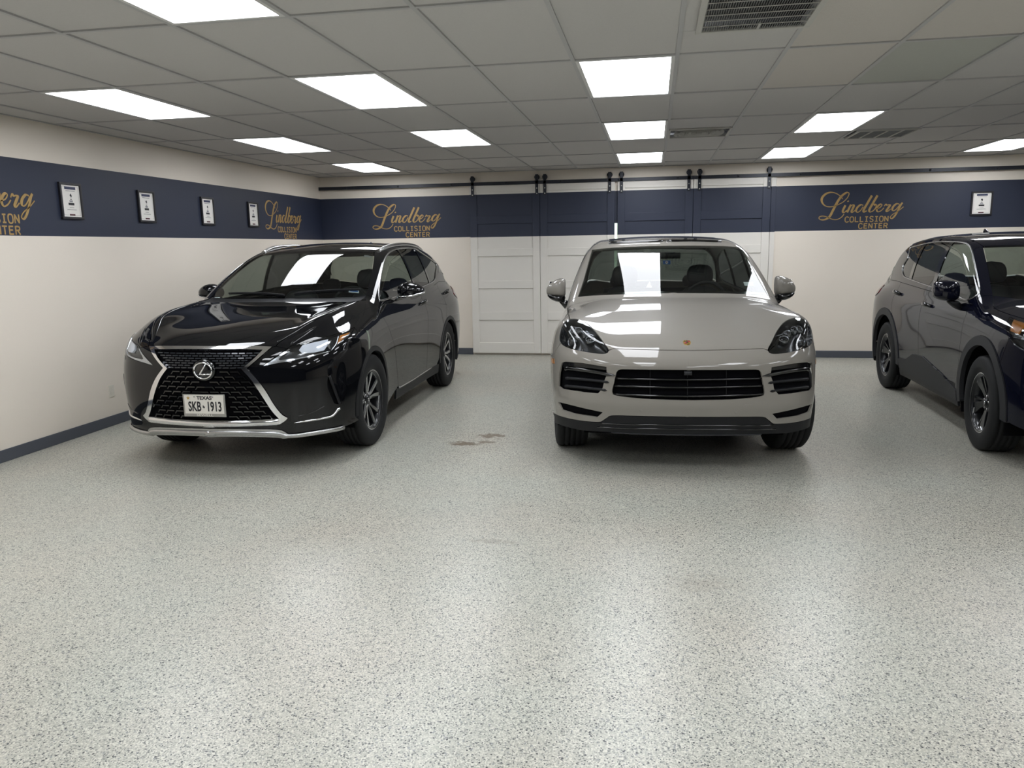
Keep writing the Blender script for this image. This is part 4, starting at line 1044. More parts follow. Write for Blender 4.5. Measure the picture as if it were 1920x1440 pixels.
    # lower air intake bars
    for z, xx in ((.375, .60), (.345, .62)):
        P = car.ortho('F', [(x, z-.01*(x/.6)**2) for x in np.linspace(-xx, xx, 30)], 1); bm_obj('intake_bar', strip(car, P, .012, .006), 'gloss_black', root)
    P = car.ortho('F', [(x, .30) for x in np.linspace(-.52, .52, 24)], 1); bm_obj('skid_edge', strip(car, P, .010, .006), 'grey_plastic', root)
    # grille recess and bars
    bk = resamp_loop(grille, .03)
    V, f, N = patch(car, bk, (), (0, 1, 0), .05, gap=-.004, flange=0, off=-.045); surf_obj('grille_back', V, f, N, 'void', root)
    def gpx(yc, x0, x1, n=24):
        return car.px(list(zip(1000+np.linspace(x0, x1, n)/3.2, 420+np.asarray(yc)/3.2)), 1, smooth=False)
    t = np.linspace(-1, 1, 24)
    for k, (yy, bow, th) in enumerate(((936, -8, .016), (982, -10, .016), (1034, -12, .016))):
        P = gpx(yy+bow*t*t, 492-6*k, 1384+3*k); P = P-car.grad(P)*.018
        bm_obj('grille_bar', strip(car, P, th, .010, lift=.0, n_in=.012), 'gloss_black', root)
    for xx in (700, 928, 1165):
        P = car.px(c2((xx, 884), (xx, 960), (xx, 1048)), 5); P = P-car.grad(P)*.034; bm_obj('grille_post', strip(car, P, .006, .004), 'black_plastic', root)
    for yy in (905, 960, 1010):
        pass
    P = car.px(c2((905, 897), (952, 897)), 3, smooth=False); P = P-car.grad(P)*.008; bm_obj('front_camera', strip(car, P, .03, .012), 'grey_plastic', root)
    # side inlets: back, three blades with pointed tips
    Vb = patch(car, resamp_loop(inlet, .02), (), (-.45, .9, 0), .04, gap=-.003, flange=0, off=-.03)
    Vs = patch(car, resamp_loop(slot, .02), (), (-.45, .9, 0), .04, gap=-.003, flange=0, off=-.02)
    for a in (Vb, flipped(*Vb)): surf_obj('inlet_back', *a, 'void', root)
    for a in (Vs, flipped(*Vs)): surf_obj('slot_back', *a, 'void', root)
    for k, (pts, w0) in enumerate(((((186, 872), (210, 868), (320, 882), (430, 900), (492, 909)), .030), (((190, 925), (300, 934), (420, 946), (456, 951)), .022), (((186, 972), (300, 983), (410, 995), (442, 999)), .022))):
        P = car.px(c2(*pts), 6, **X); n = len(P); s_ = np.linspace(0, 1, n); wd = np.where(s_ > .78, w0*(1-(s_-.78)/.22*.93), w0)
        P = P-car.grad(P)*(.012*(1-sstep(.6, .85, s_)))[:, None]
        strips(pn, 'inlet_blade', P, wd, .012, 'gloss_black' if k == 0 else 'black_plastic', n_in=.01)
    top_in = car.px(c2((172, 834), (195, 828), (300, 837), (437, 860), (438, 880), (330, 866), (205, 855), (172, 862)), 3, smooth=False, closed=True, **X)
    Vt = patch(car, resamp_loop(top_in, .014), (), (-.45, .9, 0), .03, gap=.001, flange=.01, off=-.008)
    for a in (Vt, flipped(*Vt)): surf_obj('light_strip_housing', *a, 'lamp_black', root)
    # parking sensors, tow cover, amber side marker
    for c in (c2((645, 1119)), c2((1217, 1130))):
        P = car.px(c+c, 1, smooth=False)[:1]; n_ = car.grad(P)[0]; bm = bmesh.new(); lathe(bm, [(-.004, .010), (.0012, .010), (.0016, .008), (.0012, .0004)], 16, 'z')
        bmesh.ops.transform(bm, matrix=Matrix.Translation(P[0]) @ Vector((0, 0, 1)).rotation_difference(Vector(n_)).to_matrix().to_4x4(), verts=bm.verts); bm_obj('parking_sensor', bm, PT, root)
    tow = car.px(c2((1262, 1090), (1300, 1082), (1330, 1100), (1326, 1132), (1290, 1138), (1258, 1136)), 4, closed=True)
    Vt = patch(car, resamp_loop(tow, .01), (), (0, 1, 0), .03, gap=.0, flange=.004, off=.0012); surf_obj('tow_hook_cover', *Vt, PT, root)
    mk = car.px(c2((108, 805), (126, 808), (128, 838), (110, 834)), 4, smooth=False, closed=True, **X)
    Vm = patch(car, resamp_loop(mk, .008), (), (-.85, .5, 0), .02, gap=0, flange=.004, off=.002)
    for a in (Vm, flipped(*Vm)): surf_obj('side_marker', *a, 'amber', root)
    # crest on the nose
    cc = car.px(c2((928, 713), (928, 713)), 1, smooth=False)[0]; cc[0] = 0; cc = car.snap(cc[None])[0]
    sh = [(0, -.034), (.020, -.024), (.027, -.006), (.027, .016), (.022, .026), (.008, .024), (0, .028), (-.008, .024), (-.022, .026), (-.027, .016), (-.027, -.006), (-.020, -.024)]
    n_ = car.grad(cc[None])[0]; q = Matrix.Translation(cc+n_*.001) @ Matrix(((1, 0, 0, 0), (0, -n_[2], n_[1], 0), (0, -n_[1]*-1 if False else -n_[1], n_[2], 0), (0, 0, 0, 1)))
    up_ = np.array([0, -n_[1]*0+n_[2], -n_[1]]); up_ = np.array([0., n_[2], -n_[1]]); ri = np.array([1., 0, 0])
    def flat_on(pts, h0, h1):
        bm = bmesh.new(); A = [bm.verts.new(cc+ri*x+up_*y+n_*h0) for x, y in pts]; B = [bm.verts.new(cc+ri*x*.9+up_*y*.9+n_*h1) for x, y in pts]
        for i in range(len(pts)): bm.faces.new((A[i], A[(i+1) % len(pts)], B[(i+1) % len(pts)], B[i]))
        bm.faces.new(B); return bm
    cr = bm_obj('hood_crest', flat_on(sh, 0, .006), 'gold_metal', root)
    for (a, b, c_, d, m) in ((-.021, -.002, .003, .019, 'gold_metal'), (.002, .021, .003, .019, 'sticker_red'), (-.019, -.002, -.018, -.003, 'sticker_red'), (.002, .019, -.018, -.003, 'gold_metal')):
        bm = flat_on([(a, c_), (b, c_), (b, d), (a, d)], .0055, .0068); bm_obj('crest_quarter', bm, m, cr)
    bm = flat_on([(-.008, -.007), (.008, -.007), (.008, .008), (0, .010), (-.008, .008)], .0065, .008); bm_obj('crest_shield', bm, 'plate_black', cr)
    # windshield and roof
    wl = chain(ws_b, ws_b[-1:], ws_t[::-1], ws_s[::-1]); half = chain(ws_b[::-1], ws_s, ws_t)
    pn.add('windshield', chain(half, car.snap(mirx(half[::-1]), 1)), 'glass_clear', view=(0, .6, -.8), sp=.035, both=False, gap=.003, flange=0, off=.0)
    cow = car.xyz([ws_b[0]+[0, -.012, -.004], ws_b[len(ws_b)//2]+[0, -.012, -.004]], 2, False)
    band = ws_b+(np.array([0, .035, .018])); band = car.snap(band); band[-1, 0] = 0
    lb = chain(ws_b, band[::-1]); pn.add('windshield_frit', chain(lb[:len(ws_b)], mirx(ws_b[::-1])[1:], mirx(band), band[::-1]), 'gloss_black', view=(0, .6, -.8), sp=.05, both=False, gap=.002, flange=0, off=-.004)
    re = car.xyz([ws_t[0], (.665, 2.45, 1.63), (.665, 2.8, 1.645), (.66, 3.2, 1.645), (.64, 3.7, 1.615), (.60, 4.1, 1.56)], 8)
    rr = car.xyz([re[-1], (.3, 4.16, 1.57), (0, 4.18, 1.575)], 6); rr[-1, 0] = 0
    rh = chain(ws_t[::-1], re, rr)
    pg = [(0, 2.36), (.3, 2.37), (.50, 2.41), (.53, 2.46), (.53, 3.3), (.50, 3.42), (.3, 3.45), (0, 3.46)]
    pgl = car.ortho('T', pg, 6, smooth=False); pano = chain(pgl, mirx(pgl[::-1]))
    pn.add('roof', chain(rh, car.snap(mirx(rh[::-1]), 1)), PT, [pano], view=(0, .25, -.97), sp=.04, both=False, hole_flange=.02)
    pn.add('panoramic_roof', pano, 'gloss_black', view=(0, 0, -1), sp=.08, both=False, off=.004, flange=.02, gap=.003)
    for sg in (-1, 1):
        P = car.ortho('T', [(sg*x, 2.345+.02*(x/.5)**2) for x in np.linspace(.02, .53, 12)], 1); bm_obj('roof_deflector', strip(car, P, .03, .016), 'gloss_black', root)
    # sides
    side_body(car, pn, PT, root, dict(cowl=hood_s[-1], cap=cap_, dfe=dfe, ws_s=ws_s, re=re, sil_f=sil_f,
        belt=[(1.52, 1.085), (2.2, 1.105), (3.0, 1.12), (3.8, 1.14), (4.2, 1.16)], b1=2.56, b2=3.62, rc=(3.83, .40), rr=.415, L=4.915, dlo=[(1.72, 1.13), (2.1, 1.42), (2.35, 1.535), (2.9, 1.575), (3.5, 1.555), (4.0, 1.46), (4.22, 1.30), (4.15, 1.19), (3.4, 1.145), (2.5, 1.125)],
        pil=(2.58, 3.52), mold='gloss_black', glass=('glass_dark', 'glass_tint', 'glass_tint'), sill='grey_plastic', rear_glass='glass_rear'))
    # door mirrors
    def mir(bm):
        loft_blob(bm, [((.925, 1.80, 1.245), (0, .06, 0), (0, 0, .07), 3.2), ((.935, 1.795, 1.245), (0, .088, 0), (0, 0, .084), 3.4), ((.98, 1.785, 1.246), (0, .105, 0), (0, 0, .085), 3), ((1.03, 1.79, 1.238), (0, .10, 0), (0, 0, .072), 2.6), ((1.075, 1.805, 1.225), (0, .08, 0), (0, 0, .052), 2.3), ((1.105, 1.825, 1.212), (0, .045, 0), (0, 0, .028), 2)], 24)
    ms = add_mirrored(mir, 'door_mirror', PT, root, sub=1)
    def mir_low(bm):
        loft_blob(bm, [((.925, 1.80, 1.150), (0, .085, 0), (0, 0, .034), 3), ((.98, 1.785, 1.148), (0, .108, 0), (0, 0, .036), 3), ((1.04, 1.79, 1.158), (0, .10, 0), (0, 0, .034), 2.6), ((1.10, 1.82, 1.186), (0, .06, 0), (0, 0, .022), 2)], 18)
        loft_blob(bm, [((.885, 1.80, 1.03), (.04, 0, 0), (0, .07, 0), 2.5), ((.915, 1.79, 1.08), (.04, 0, 0), (0, .065, 0), 2.5), ((.96, 1.785, 1.14), (.055, 0, 0), (0, .07, 0), 2.5)], 16)
    for sg, o in zip((1, -1), ms):
        bm = bmesh.new(); mir_low(bm)
        if sg < 0:
            for v in bm.verts: v.co.x *= -1
            bmesh.ops.reverse_faces(bm, faces=bm.faces)
        bm_obj('mirror_foot', bm, 'gloss_black', o, sub=1)
        box('mirror_glass', min(sg*.945, sg*1.08), max(sg*.945, sg*1.08), 1.872, 1.880, 1.165, 1.295, 'chrome', o, bevel=.02)
    # wheels
    for sg in (1, -1):
        make_wheel(root, (sg*.845, .935, .378), sg, .378, .241, .128, 'cay', steer=.10)
        make_wheel(root, (sg*.845, 3.83, .378), sg, .378, .241, .135, 'cay')
    arch_liner(root, AC, AR+.01, .55, .93); arch_liner(root, (3.83, .40), .425, .55, .93)
    underbody(root, 4.9, .72)
    cabin(root, 1.62, 1.10, 2.45, hw=.70, seat_z=.56)
    # inside mirror with hanging tag, registration sticker
    bm = bmesh.new(); loft_blob(bm, [((-.12, 2.06, 1.515), (0, .02, 0), (0, 0, .028), 3), ((.12, 2.06, 1.515), (0, .02, 0), (0, 0, .028), 3)], 16); add_box(bm, -.015, .015, 2.0, 2.06, 1.515, 1.53); rm = bm_obj('inside_mirror', bm, 'interior_dark', root)
    box('sensor_pod', -.08, .08, 2.04, 2.14, 1.525, 1.548, 'interior_dark', root, bevel=.01)
    hp = ((np.array(CAMP)-car.o) @ car.R); d = px_ray(1250, 492) @ car.R; tt = (2.0-hp[1])/d[1]; cpt = hp+d*tt
    tg = box('hang_tag', cpt[0]-.034, cpt[0]+.034, 1.998, 2.001, cpt[2]-.017, cpt[2]+.017, 'sticker_blue', root, bevel=.004)
    bm = bmesh.new(); lathe(bm, [(1.997, .013), (1.9965, .0005)], 20, 'y', (cpt[0], 0, cpt[2])); bm_obj('tag_disc', bm, 'sticker_white', tg)
    box('tag_mark', cpt[0]-.008, cpt[0]+.008, 1.9955, 1.9965, cpt[2]+.003, cpt[2]+.007, 'sticker_red', tg); box('tag_mark', cpt[0]-.0025, cpt[0]+.0025, 1.9955, 1.9965, cpt[2]-.008, cpt[2]+.004, 'sticker_red', tg)
    sk = car.px([(1394, 528), (1411.5, 528), (1413.5, 535), (1396.5, 535)], 2, smooth=False, closed=True); V = patch(car, sk, (), (0, .6, -.8), .03, gap=0, flange=0, off=-.004); surf_obj('registration_sticker', *V, 'sticker_white', root)
    return car
# ================================================================== black car on the left
def lex_field():
    z_ = [.12, .2, .27, .35, .5, .65, .78, .88, .95, 1.05, 1.2]; x_ = [0, .3, .5, .65, .76, .85, .91, .95, 1.05]
    pz = np.array([.22, .12, .05, .03, .01, .0, .01, .03, .05, .08, .12]); qx = np.array([0, .022, .07, .13, .21, .33, .47, .62, 1.1])
    zs = np.array([1.1, 1.05, 1, 1, 1, 1, 1.02, 1.08, 1.15, 1.2, 1.2])
    Yf = Tab(z_, x_, pz[:, None]+zs[:, None]*qx[None])
    yt = [0, .1, .2, .35, .5, .75, 1.1, 1.4, 1.7, 2.2, 3.0, 3.8, 4.5, 4.95]; xt = [0, .2, .4, .55, .66, .75, .84, .90, .98]
    Zt = Tab(yt, xt, [[.865, .865, .86, .85, .84, .825, .80, .78, .73], [.935, .935, .928, .915, .895, .87, .845, .82, .76], [.985, .985, .98, .965, .945, .915, .885, .86, .79], [1.030, 1.030, 1.032, 1.035, 1.025, .985, .94, .91, .83],
        [1.060, 1.060, 1.064, 1.078, 1.092, 1.055, .99, .955, .87], [1.095, 1.096, 1.102, 1.117, 1.136, 1.128, 1.045, 1.0, .91], [1.132, 1.133, 1.139, 1.149, 1.162, 1.168, 1.092, 1.04, .94], [1.165, 1.166, 1.17, 1.178, 1.186, 1.190, 1.125, 1.07, .97], [1.165]*4+[1.172, 1.175, 1.125, 1.07, .97],
        [1.13]*6+[1.09, 1.05, .96], [1.14]*6+[1.10, 1.06, .97], [1.17]*6+[1.13, 1.08, .99], [1.16]*6+[1.12, 1.07, .97], [1.10]*6+[1.06, 1.01, .92]])
    zw = [.12, .3, .45, .6, .75, .85, .95, 1.05, 1.25]
    W = Tab([0, .5, .95, 1.4, 2.0, 2.7, 3.2, 3.74, 4.3, 4.92], zw, [[.880, .920, .930, .932, .930, .920, .900, .870, .820], [.900, .930, .940, .943, .942, .935, .915, .885, .830], [.910, .940, .948, .949, .948, .940, .920, .885, .800],
        [.880, .905, .916, .923, .929, .928, .918, .883, .780], [.870, .893, .903, .912, .922, .926, .920, .888, .785], [.870, .893, .903, .913, .924, .929, .924, .892, .790], [.880, .905, .917, .927, .937, .939, .931, .896, .795],
        [.910, .940, .948, .949, .949, .947, .936, .900, .800], [.900, .925, .935, .940, .940, .937, .925, .888, .785], [.720, .780, .810, .830, .830, .820, .810, .778, .685]])
    yr = np.array([.9, 1.35, 1.55, 1.75, 1.95, 2.12, 2.3, 2.5, 2.8, 3.2, 3.6, 4.0, 4.25, 4.5, 4.7, 4.92])
    zr = np.array([.95, 1.195, 1.307, 1.410, 1.502, 1.570, 1.622, 1.655, 1.683, 1.690, 1.672, 1.62, 1.56, 1.40, 1.24, 1.05])
    cr = np.array([.13, .125, .12, .11, .10, .085, .075, .075, .08, .09, .10, .11, .13, .18, .2, .2]); xr = np.array([0, .2, .4, .55, .7, .85, 1.0])
    Zr = Tab(yr, xr, zr[:, None]-cr[:, None]*xr[None]**2.0)
    yg = [1.0, 2.0, 3.0, 3.6, 4.2, 4.92]; zg = [1.0, 1.1, 1.2, 1.3, 1.4, 1.5, 1.6, 1.72]; gw = np.array([.885, .860, .834, .806, .772, .73, .68, .61])
    Wg = Tab(yg, zg, np.stack([gw, gw, gw+.004, gw-.01, gw-.05, gw-.12]))
    def F(P):
        x, y, z = np.sqrt(P[:, 0]**2+1e-6), P[:, 1], P[:, 2]
        d = smax(x-W(y, z), Yf(z, x)-y, .08)
        d = smax(d, .85*(z-Zt(y, x)), .05)
        d = smax(d, y-(4.885-.25*x**4-.35*np.maximum(z-.9, 0)**1.5), .10); d = smax(d, .20-z, .04)
        g = smax(.80*(z-Zr(y, x)), .95*(x-Wg(y, z)), .07); g = smax(g, y-4.88, .05); g = smax(g, 1.0-z, .02)
        return smin(d, g, .035)
    return F
LEX_O, LEX_H = (-3.168, 5.0), .034
def build_lexus():
    car = Car(lex_field(), LEX_O, LEX_H)
    root = thing('car', 'glossy black crossover with a chrome-framed hourglass grille and front number plate', 'car', (*car.o[:2], 0), car.a); car.root = root
    pn = Panels(car, root); PT = 'paint_black'
    def cv(ox, oy, s): return lambda *p: [(ox+x/s, oy+y/s) for x, y in p]
    Bq, Dq, Hq, Jq, Eq, Cq = cv(220, 560, 4.965), cv(480, 600, 4.8), cv(480, 600, 9.143), cv(540, 690, 10.286), cv(690, 440, 9.6), cv(480, 440, 4.8)
    def cx(P, i=-1): P[i, 0] = 0; P[:] = car.snap(P); P[i, 0] = 0; return P
    def px(pts, n=5, **k): return car.px(pts, n, **k)
    ctr = lambda a, b: car.ortho('F', [(0, z) for z in np.linspace(a[2], b[2], 12)], 1)
    cB = 770  # trace column of the centre plane on the nose
    # spindle frame
    fo_t = cx(px(Bq((1440, 455), (1300, 452), (1000, 452), (cB, 453)), 6)); fo_u = px(Bq((1440, 455), (1330, 545), (1206, 650)), 6)
    fo_l = px(Bq((1206, 650), (1300, 748), (1385, 862), (1460, 985), (1530, 1072), (1586, 1106)), 5); fo_c = px(Bq((1586, 1106), (1560, 1135), (1500, 1172)), 4)
    fo_b = cx(px(Bq((1500, 1172), (1200, 1185), (950, 1190), (cB, 1192)), 6))
    fi_t = cx(px(Bq((1358, 482), (1200, 479), (1000, 478), (cB, 478)), 6)); fi_u = px(Bq((1358, 482), (1275, 560), (1160, 655)), 6)
    fi_l = px(Bq((1160, 655), (1250, 755), (1340, 888), (1440, 1040), (1508, 1114)), 6); fi_b = cx(px(Bq((1508, 1114), (1200, 1128), (950, 1133), (cB, 1134)), 6))
    frame = chain(fo_t[::-1], fo_u, fo_l, fo_c, fo_b, ctr(fo_b[-1], fi_b[-1]), fi_b[::-1], fi_l[::-1], fi_u[::-1], fi_t, ctr(fi_t[-1], fo_t[-1]))
    fr = pn.add('grille_frame', frame, 'chrome', view=(-.25, .97, 0), sp=.02, step=.012, join=True, off=.012, flange=.05, gap=.0)[0]
    fr['label'] = 'chrome hourglass grille frame'
    def bead(name, a, b, wd, h, m, par):
        n = 30; A = resamp(a, .01); B = resamp(b, .01); t_ = np.linspace(0, 1, n); pick = lambda Q: np.stack([np.interp(t_, np.linspace(0, 1, len(Q)), Q[:, k]) for k in range(3)], 1)
        M_ = .5*(pick(A)+pick(B)); M_ = np.vstack([M_, mirx(M_[::-1])[1:]]); M_ = car.snap(M_); bm_obj(name, strip(car, M_, wd, h, seg=10, lift=.010), m, par)
    bead('lower_frame_bar', fo_b, fi_b, .046, .016, 'chrome', fr)
    # headlight
    ht = px(Hq((110, 795), (240, 690), (400, 588), (540, 490), (600, 448), (800, 398), (1000, 346), (1200, 292), (1400, 232), (1550, 178), (1690, 130)), 4)
    hb = px(Hq((1690, 130), (1640, 222), (1560, 322), (1440, 432), (1290, 528)), 4); hc = px(Hq((1290, 528), (1100, 580), (900, 640), (600, 703), (330, 752), (110, 795)), 4)
    k0 = int(np.argmin(np.linalg.norm(ht-px(Hq((545, 487), (545, 487)), 1, smooth=False)[0], axis=1)))
    hood_s = px([(517.7, 649.4), (523.7, 642.4), (556.6, 620.8), (588.3, 601.1), (634, 580.6), (660, 570), (674, 564.2)], 6)
    hood_f = px([(517.7, 649.4), (510, 650.6), (480, 650), (430, 649.6), (376, 650)], 6); hood_f = cx(hood_f)
    hood_r = cx(px([(674, 564.2), (650, 565.6), (613, 565.8), (570, 565.8), (528, 565.8)], 6))
    nose = car.xyz(np.linspace(hood_s[0], ht[k0], 4), 3, False)
    AC, AR, AF = (1.005, .385), .405, .445
    def arc(c, r, a0, a1, n): return car.ortho('S', [(c[0]+r*math.cos(q), c[1]+r*math.sin(q)) for q in np.linspace(a0, a1, n)], 1)
    a_s = math.pi*.74
    ar_f = arc(AC, AF, math.pi*1.04, a_s, 12); ar_r = arc(AC, AF, a_s, -.10*math.pi, 26)
    seam = car.xyz(np.linspace(hb[0], ar_f[-1], 5), 3, False)
    # bumper lower edge
    lo = cx(px([*Jq((1372, 1000), (1200, 1090), (1060, 1142), (900, 1192), (500, 1268), (150, 1318), (0, 1328)), *Bq((1560, 1300), (1480, 1287), (1200, 1280), (950, 1279), (cB, 1279))], 4))
    lo_in = car.xyz(np.linspace(ar_f[0], lo[0], 4), 3, False)
    fang = px(Jq((788, 105), (840, 200), (1032, 690), (960, 702), (890, 680), (762, 385), (760, 250)), 4, smooth=False, closed=True)
    loop = chain(lo[::-1], lo_in[::-1], ar_f, seam[::-1], hb, hc, ht[:k0+1], nose[::-1], hood_f[:8], fo_u*1.0, fo_l, fo_c, fo_b, ctr(fo_b[-1], lo[-1]))
    pn.add('front_bumper', loop, PT, [fang], view=(-.55, .83, 0), sp=.023, step=.016, join=True, gap=.0015)
    Vf = patch(car, resamp_loop(fang, .02), (), (-.6, .8, 0), .03, gap=-.003, flange=0, off=-.04)
    for a in (Vf, flipped(*Vf)): surf_obj('corner_intake_back', *a, 'black_plastic', root)
    strips(pn, 'intake_blade', px(Jq((800, 150), (900, 420), (1000, 690)), 8), .022, .004, 'black_plastic')
    # grille back and cells
    gl = chain(fi_t[::-1], fi_u, fi_l, fi_b); gl = chain(gl, mirx(gl[::-1]))
    V = patch(car, resamp_loop(gl, .02), (), (0, 1, 0), .04, gap=-.006, flange=0, off=-.03); gb = surf_obj('grille_back', *V, 'void', root)
    g2 = gl[:, [0, 2]]; zw_ = fi_l[0][2]
    def cell_mesh(w_, h_, t_):
        bm = bmesh.new(); o = [(-w_/2, 0), (w_*.28, 0), (w_/2, -h_*.62), (w_/2-t_*.9, -h_*.62), (w_*.28-t_*.55, -t_), (-w_/2, -t_)]
        A = [bm.verts.new((x, 0, z)) for x, z in o]; B = [bm.verts.new((x, -.014, z-.002)) for x, z in o]
        bm.faces.new(B); n = len(o)
        for i in range(n): bm.faces.new((A[i], A[(i+1) % n], B[(i+1) % n], B[i]))
        bmesh.ops.recalc_face_normals(bm, faces=bm.faces); me = bpy.data.meshes.new('grille_cell'); bm.to_mesh(me); bm.free(); me.materials.append(MATS['gloss_black']); return me
    def brick_mesh(w_, h_):
        bm = bmesh.new(); add_box(bm, -w_/2, w_/2, -.012, 0, -h_/2, h_/2); me = bpy.data.meshes.new('grille_cell'); bmesh.ops.bevel(bm, geom=bm.edges[:], offset=.002, segments=1); bm.to_mesh(me); bm.free(); me.materials.append(MATS['grille_grey']); return me
    zt_, zb_ = fi_t[0][2], fi_b[0][2]
    up_rows, lo_rows = 7, 10; hu, hl_ = (zt_-zw_)/up_rows, (zw_-zb_)/lo_rows
    mu_ = brick_mesh(.043, hu*.52); ml = cell_mesh(.076, hl_*1.05, hl_*.24); mr = ml.copy(); mr.transform(Matrix.Diagonal((-1, 1, 1, 1))); mr.flip_normals()
    pts = []
    for r in range(up_rows):
        z = zt_-hu*(r+.5)
        for i in range(-12, 13):
            x = (i+(.5 if r % 2 else 0))*.054; pts.append((x, z, mu_, .02))
    for r in range(lo_rows):
        z = zw_-hl_*(r+.35)
        for i in range(-10, 11):
            x = (i+(.5 if r % 2 else 0))*.078; pts.append((x, z, ml if x >= 0 else mr, .03))
    Pz = np.array([(p[0], p[1]) for p in pts]); ins = in_poly(Pz, g2) & (poly_dist(Pz, g2) > .010); H = car.ortho('F', Pz, 1, smooth=False) if False else car.hit(np.c_[Pz[:, 0], np.full(len(Pz), -.6), Pz[:, 1]], np.tile([0, 1., 0], (len(Pz), 1)), 3.)[0]; Nn = car.grad(H)
    em = np.array([0, .778])
    for k in np.where(ins)[0]:
        x, z, me, _ = pts[k]
        if ((x/.098)**2+((z-.775)/.086)**2) < 1 or (abs(x) < .185 and abs(z-.505) < .10): continue
        o = link(bpy.data.objects.new('grille_cell', me), gb); n_ = Nn[k]; o.location = H[k]-n_*.022; o.rotation_euler = (math.asin(max(-1, min(1, -n_[2]*.6))), 0, math.atan2(n_[0], -n_[1]))
    # emblem
    ez = .778; ey = car.ortho('F', [(0, ez), (0, ez)], 1, smooth=False)[0][1]-.002
    bm = bmesh.new(); R1 = lathe(bm, [(ey+.03, .088), (ey+.004, .086), (ey-.002, .078), (ey, .0005)], 36, 'y', (0, 0, ez)); 
    for v in bm.verts: v.co.z = ez+(v.co.z-ez)*.90
    eb = bm_obj('emblem_base', bm, 'gloss_black', root)
    bm = bmesh.new(); tube(bm, [(.068*math.cos(q), ey-.004, ez+.058*math.sin(q)) for q in np.linspace(0, 2*math.pi, 40, endpoint=False)], .006, 8, True); bm_obj('emblem_ring', bm, 'chrome', eb)
    bm = bmesh.new(); tube(bm, [(.026, ey-.005, ez+.050), (.008, ey-.006, ez+.022), (-.020, ey-.006, ez-.018), (-.026, ey-.005, ez-.028)], [.004, .006, .007, .006], 6); tube(bm, [(-.027, ey-.005, ez-.026), (.0, ey-.006, ez-.027), (.060, ey-.005, ez-.024)], [.006, .006, .004], 6); bm_obj('emblem_letter', bm, 'chrome', eb)
    # number plate
    pc = car.px(Bq((770, 985), (770, 985)), 1, smooth=False)[0]; pz_, pyy, pxx = pc[2], pc[1]-.028, 0.
    pl = box('number_plate', pxx-.163, pxx+.163, pyy+.002, pyy+.010, pz_-.086, pz_+.082, 'satin_chrome', root, bevel=.004)
    box('plate_sheet', pxx-.150, pxx+.150, pyy-.001, pyy+.003, pz_-.062, pz_+.074, 'plate_white', pl, bevel=.001)
    def TM(x, z, s_=1): return Matrix.Translation((pxx+x, pyy-.0015, pz_+z)) @ Matrix.Rotation(math.pi/2, 4, 'X')
    text_obj('plate_text', 'TEXAS', .036, 'plate_black', pl, TM(.005, .053), 1.1, bold=.0012); text_obj('plate_number', 'SKB', .098, 'plate_black', pl, TM(-.072, -.012), .60, .0008, .0024); text_obj('plate_number', '1913', .098, 'plate_black', pl, TM(.078, -.012), .60, .0008, .0024)
    st = [(.016*math.cos(q+math.pi/2)*(1 if i % 2 == 0 else .42), .016*math.sin(q+math.pi/2)*(1 if i % 2 == 0 else .42)) for i, q in enumerate(np.linspace(0, 2*math.pi, 10, endpoint=False))]
    mesh_obj('plate_star', [(pxx-.118+x, pyy-.0016, pz_+.052+z) for x, z in st]+[(pxx-.118, pyy-.0016, pz_+.052)], [(i, (i+1) % 10, 10) for i in range(10)], 'gold_metal', pl)
    tx = [(-.006, .012), (.001, .012), (.001, .005), (.010, .003), (.009, -.004), (.002, -.013), (-.002, -.006), (-.009, -.003), (-.006, .001)]
    mesh_obj('plate_state_mark', [(pxx-.004+x, pyy-.0016, pz_-.012+z) for x, z in tx]+[(pxx-.003, pyy-.0016, pz_-.012)], [(i, (i+1) % 9, 9) for i in range(9)], 'plate_black', pl)
    text_obj('frame_text', 'SEWELL', .022, 'plate_white', pl, Matrix.Translation((pxx, pyy+.0012, pz_-.0735)) @ Matrix.Rotation(math.pi/2, 4, 'X'), 1.7)
    for x in (-.07, .07):
        bm = bmesh.new(); lathe(bm, [(pyy-.004, .0005), (pyy-.004, .006), (pyy, .007)], 10, 'y', (x, 0, pz_+.064)); bm_obj('plate_screw', bm, 'satin_chrome', pl)
    # headlight pieces
    hl = chain(ht, hb, hc); HV = (-.6, .75, -.25)
    lens = pn.add('headlight', hl, 'lens_clear', view=HV, sp=.03, step=.012, flange=.008, gap=.002, off=.002)
    def inner(name, pts_or3, m, off, par, **k):
        L3 = px(pts_or3, 4, smooth=False, closed=True); a = patch(car, resamp_loop(L3, .012), (), HV, .025, gap=0, off=off, **k)
        for q, o in zip((a, flipped(*a)), par): surf_obj(name, *q, m, o)
    bowl = patch(car, resamp_loop(hl, .014), (), HV, .03, gap=.001, flange=0, off=-.03)
    rim = patch(car, resamp_loop(hl, .014), (), HV, .03, gap=.0005, flange=.04, off=-.002); rimf = [f for f in rim[1] if len(f) == 4]
    for q, r_, o in zip((bowl, flipped(*bowl)), ((rim[0], rimf, rim[2]), flipped(rim[0], rimf, rim[2])), lens): surf_obj('lamp_bowl', *q, 'lamp_black', o); surf_obj('lamp_rim', *r_, 'lamp_black', o)
    inner('daytime_strip', Hq((118, 790), (330, 655), (555, 495), (588, 492), (430, 622), (385, 672), (410, 688), (700, 652), (1000, 590), (1270, 528), (1282, 536), (1000, 612), (600, 698), (300, 752)), 'lamp_chrome', -.006, lens, flange=.012)
    inner('main_reflector', Hq((740, 502), (800, 416), (1000, 366), (1250, 314), (1232, 440), (1182, 512), (1000, 552), (800, 566)), 'lamp_white_reflection', -.012, lens, flange=.015)
    inner('beam_divider', Hq((1256, 345), (1310, 335), (1270, 400), (1300, 500), (1270, 490), (1240, 440)), 'lamp_chrome', -.012, lens, flange=.01)
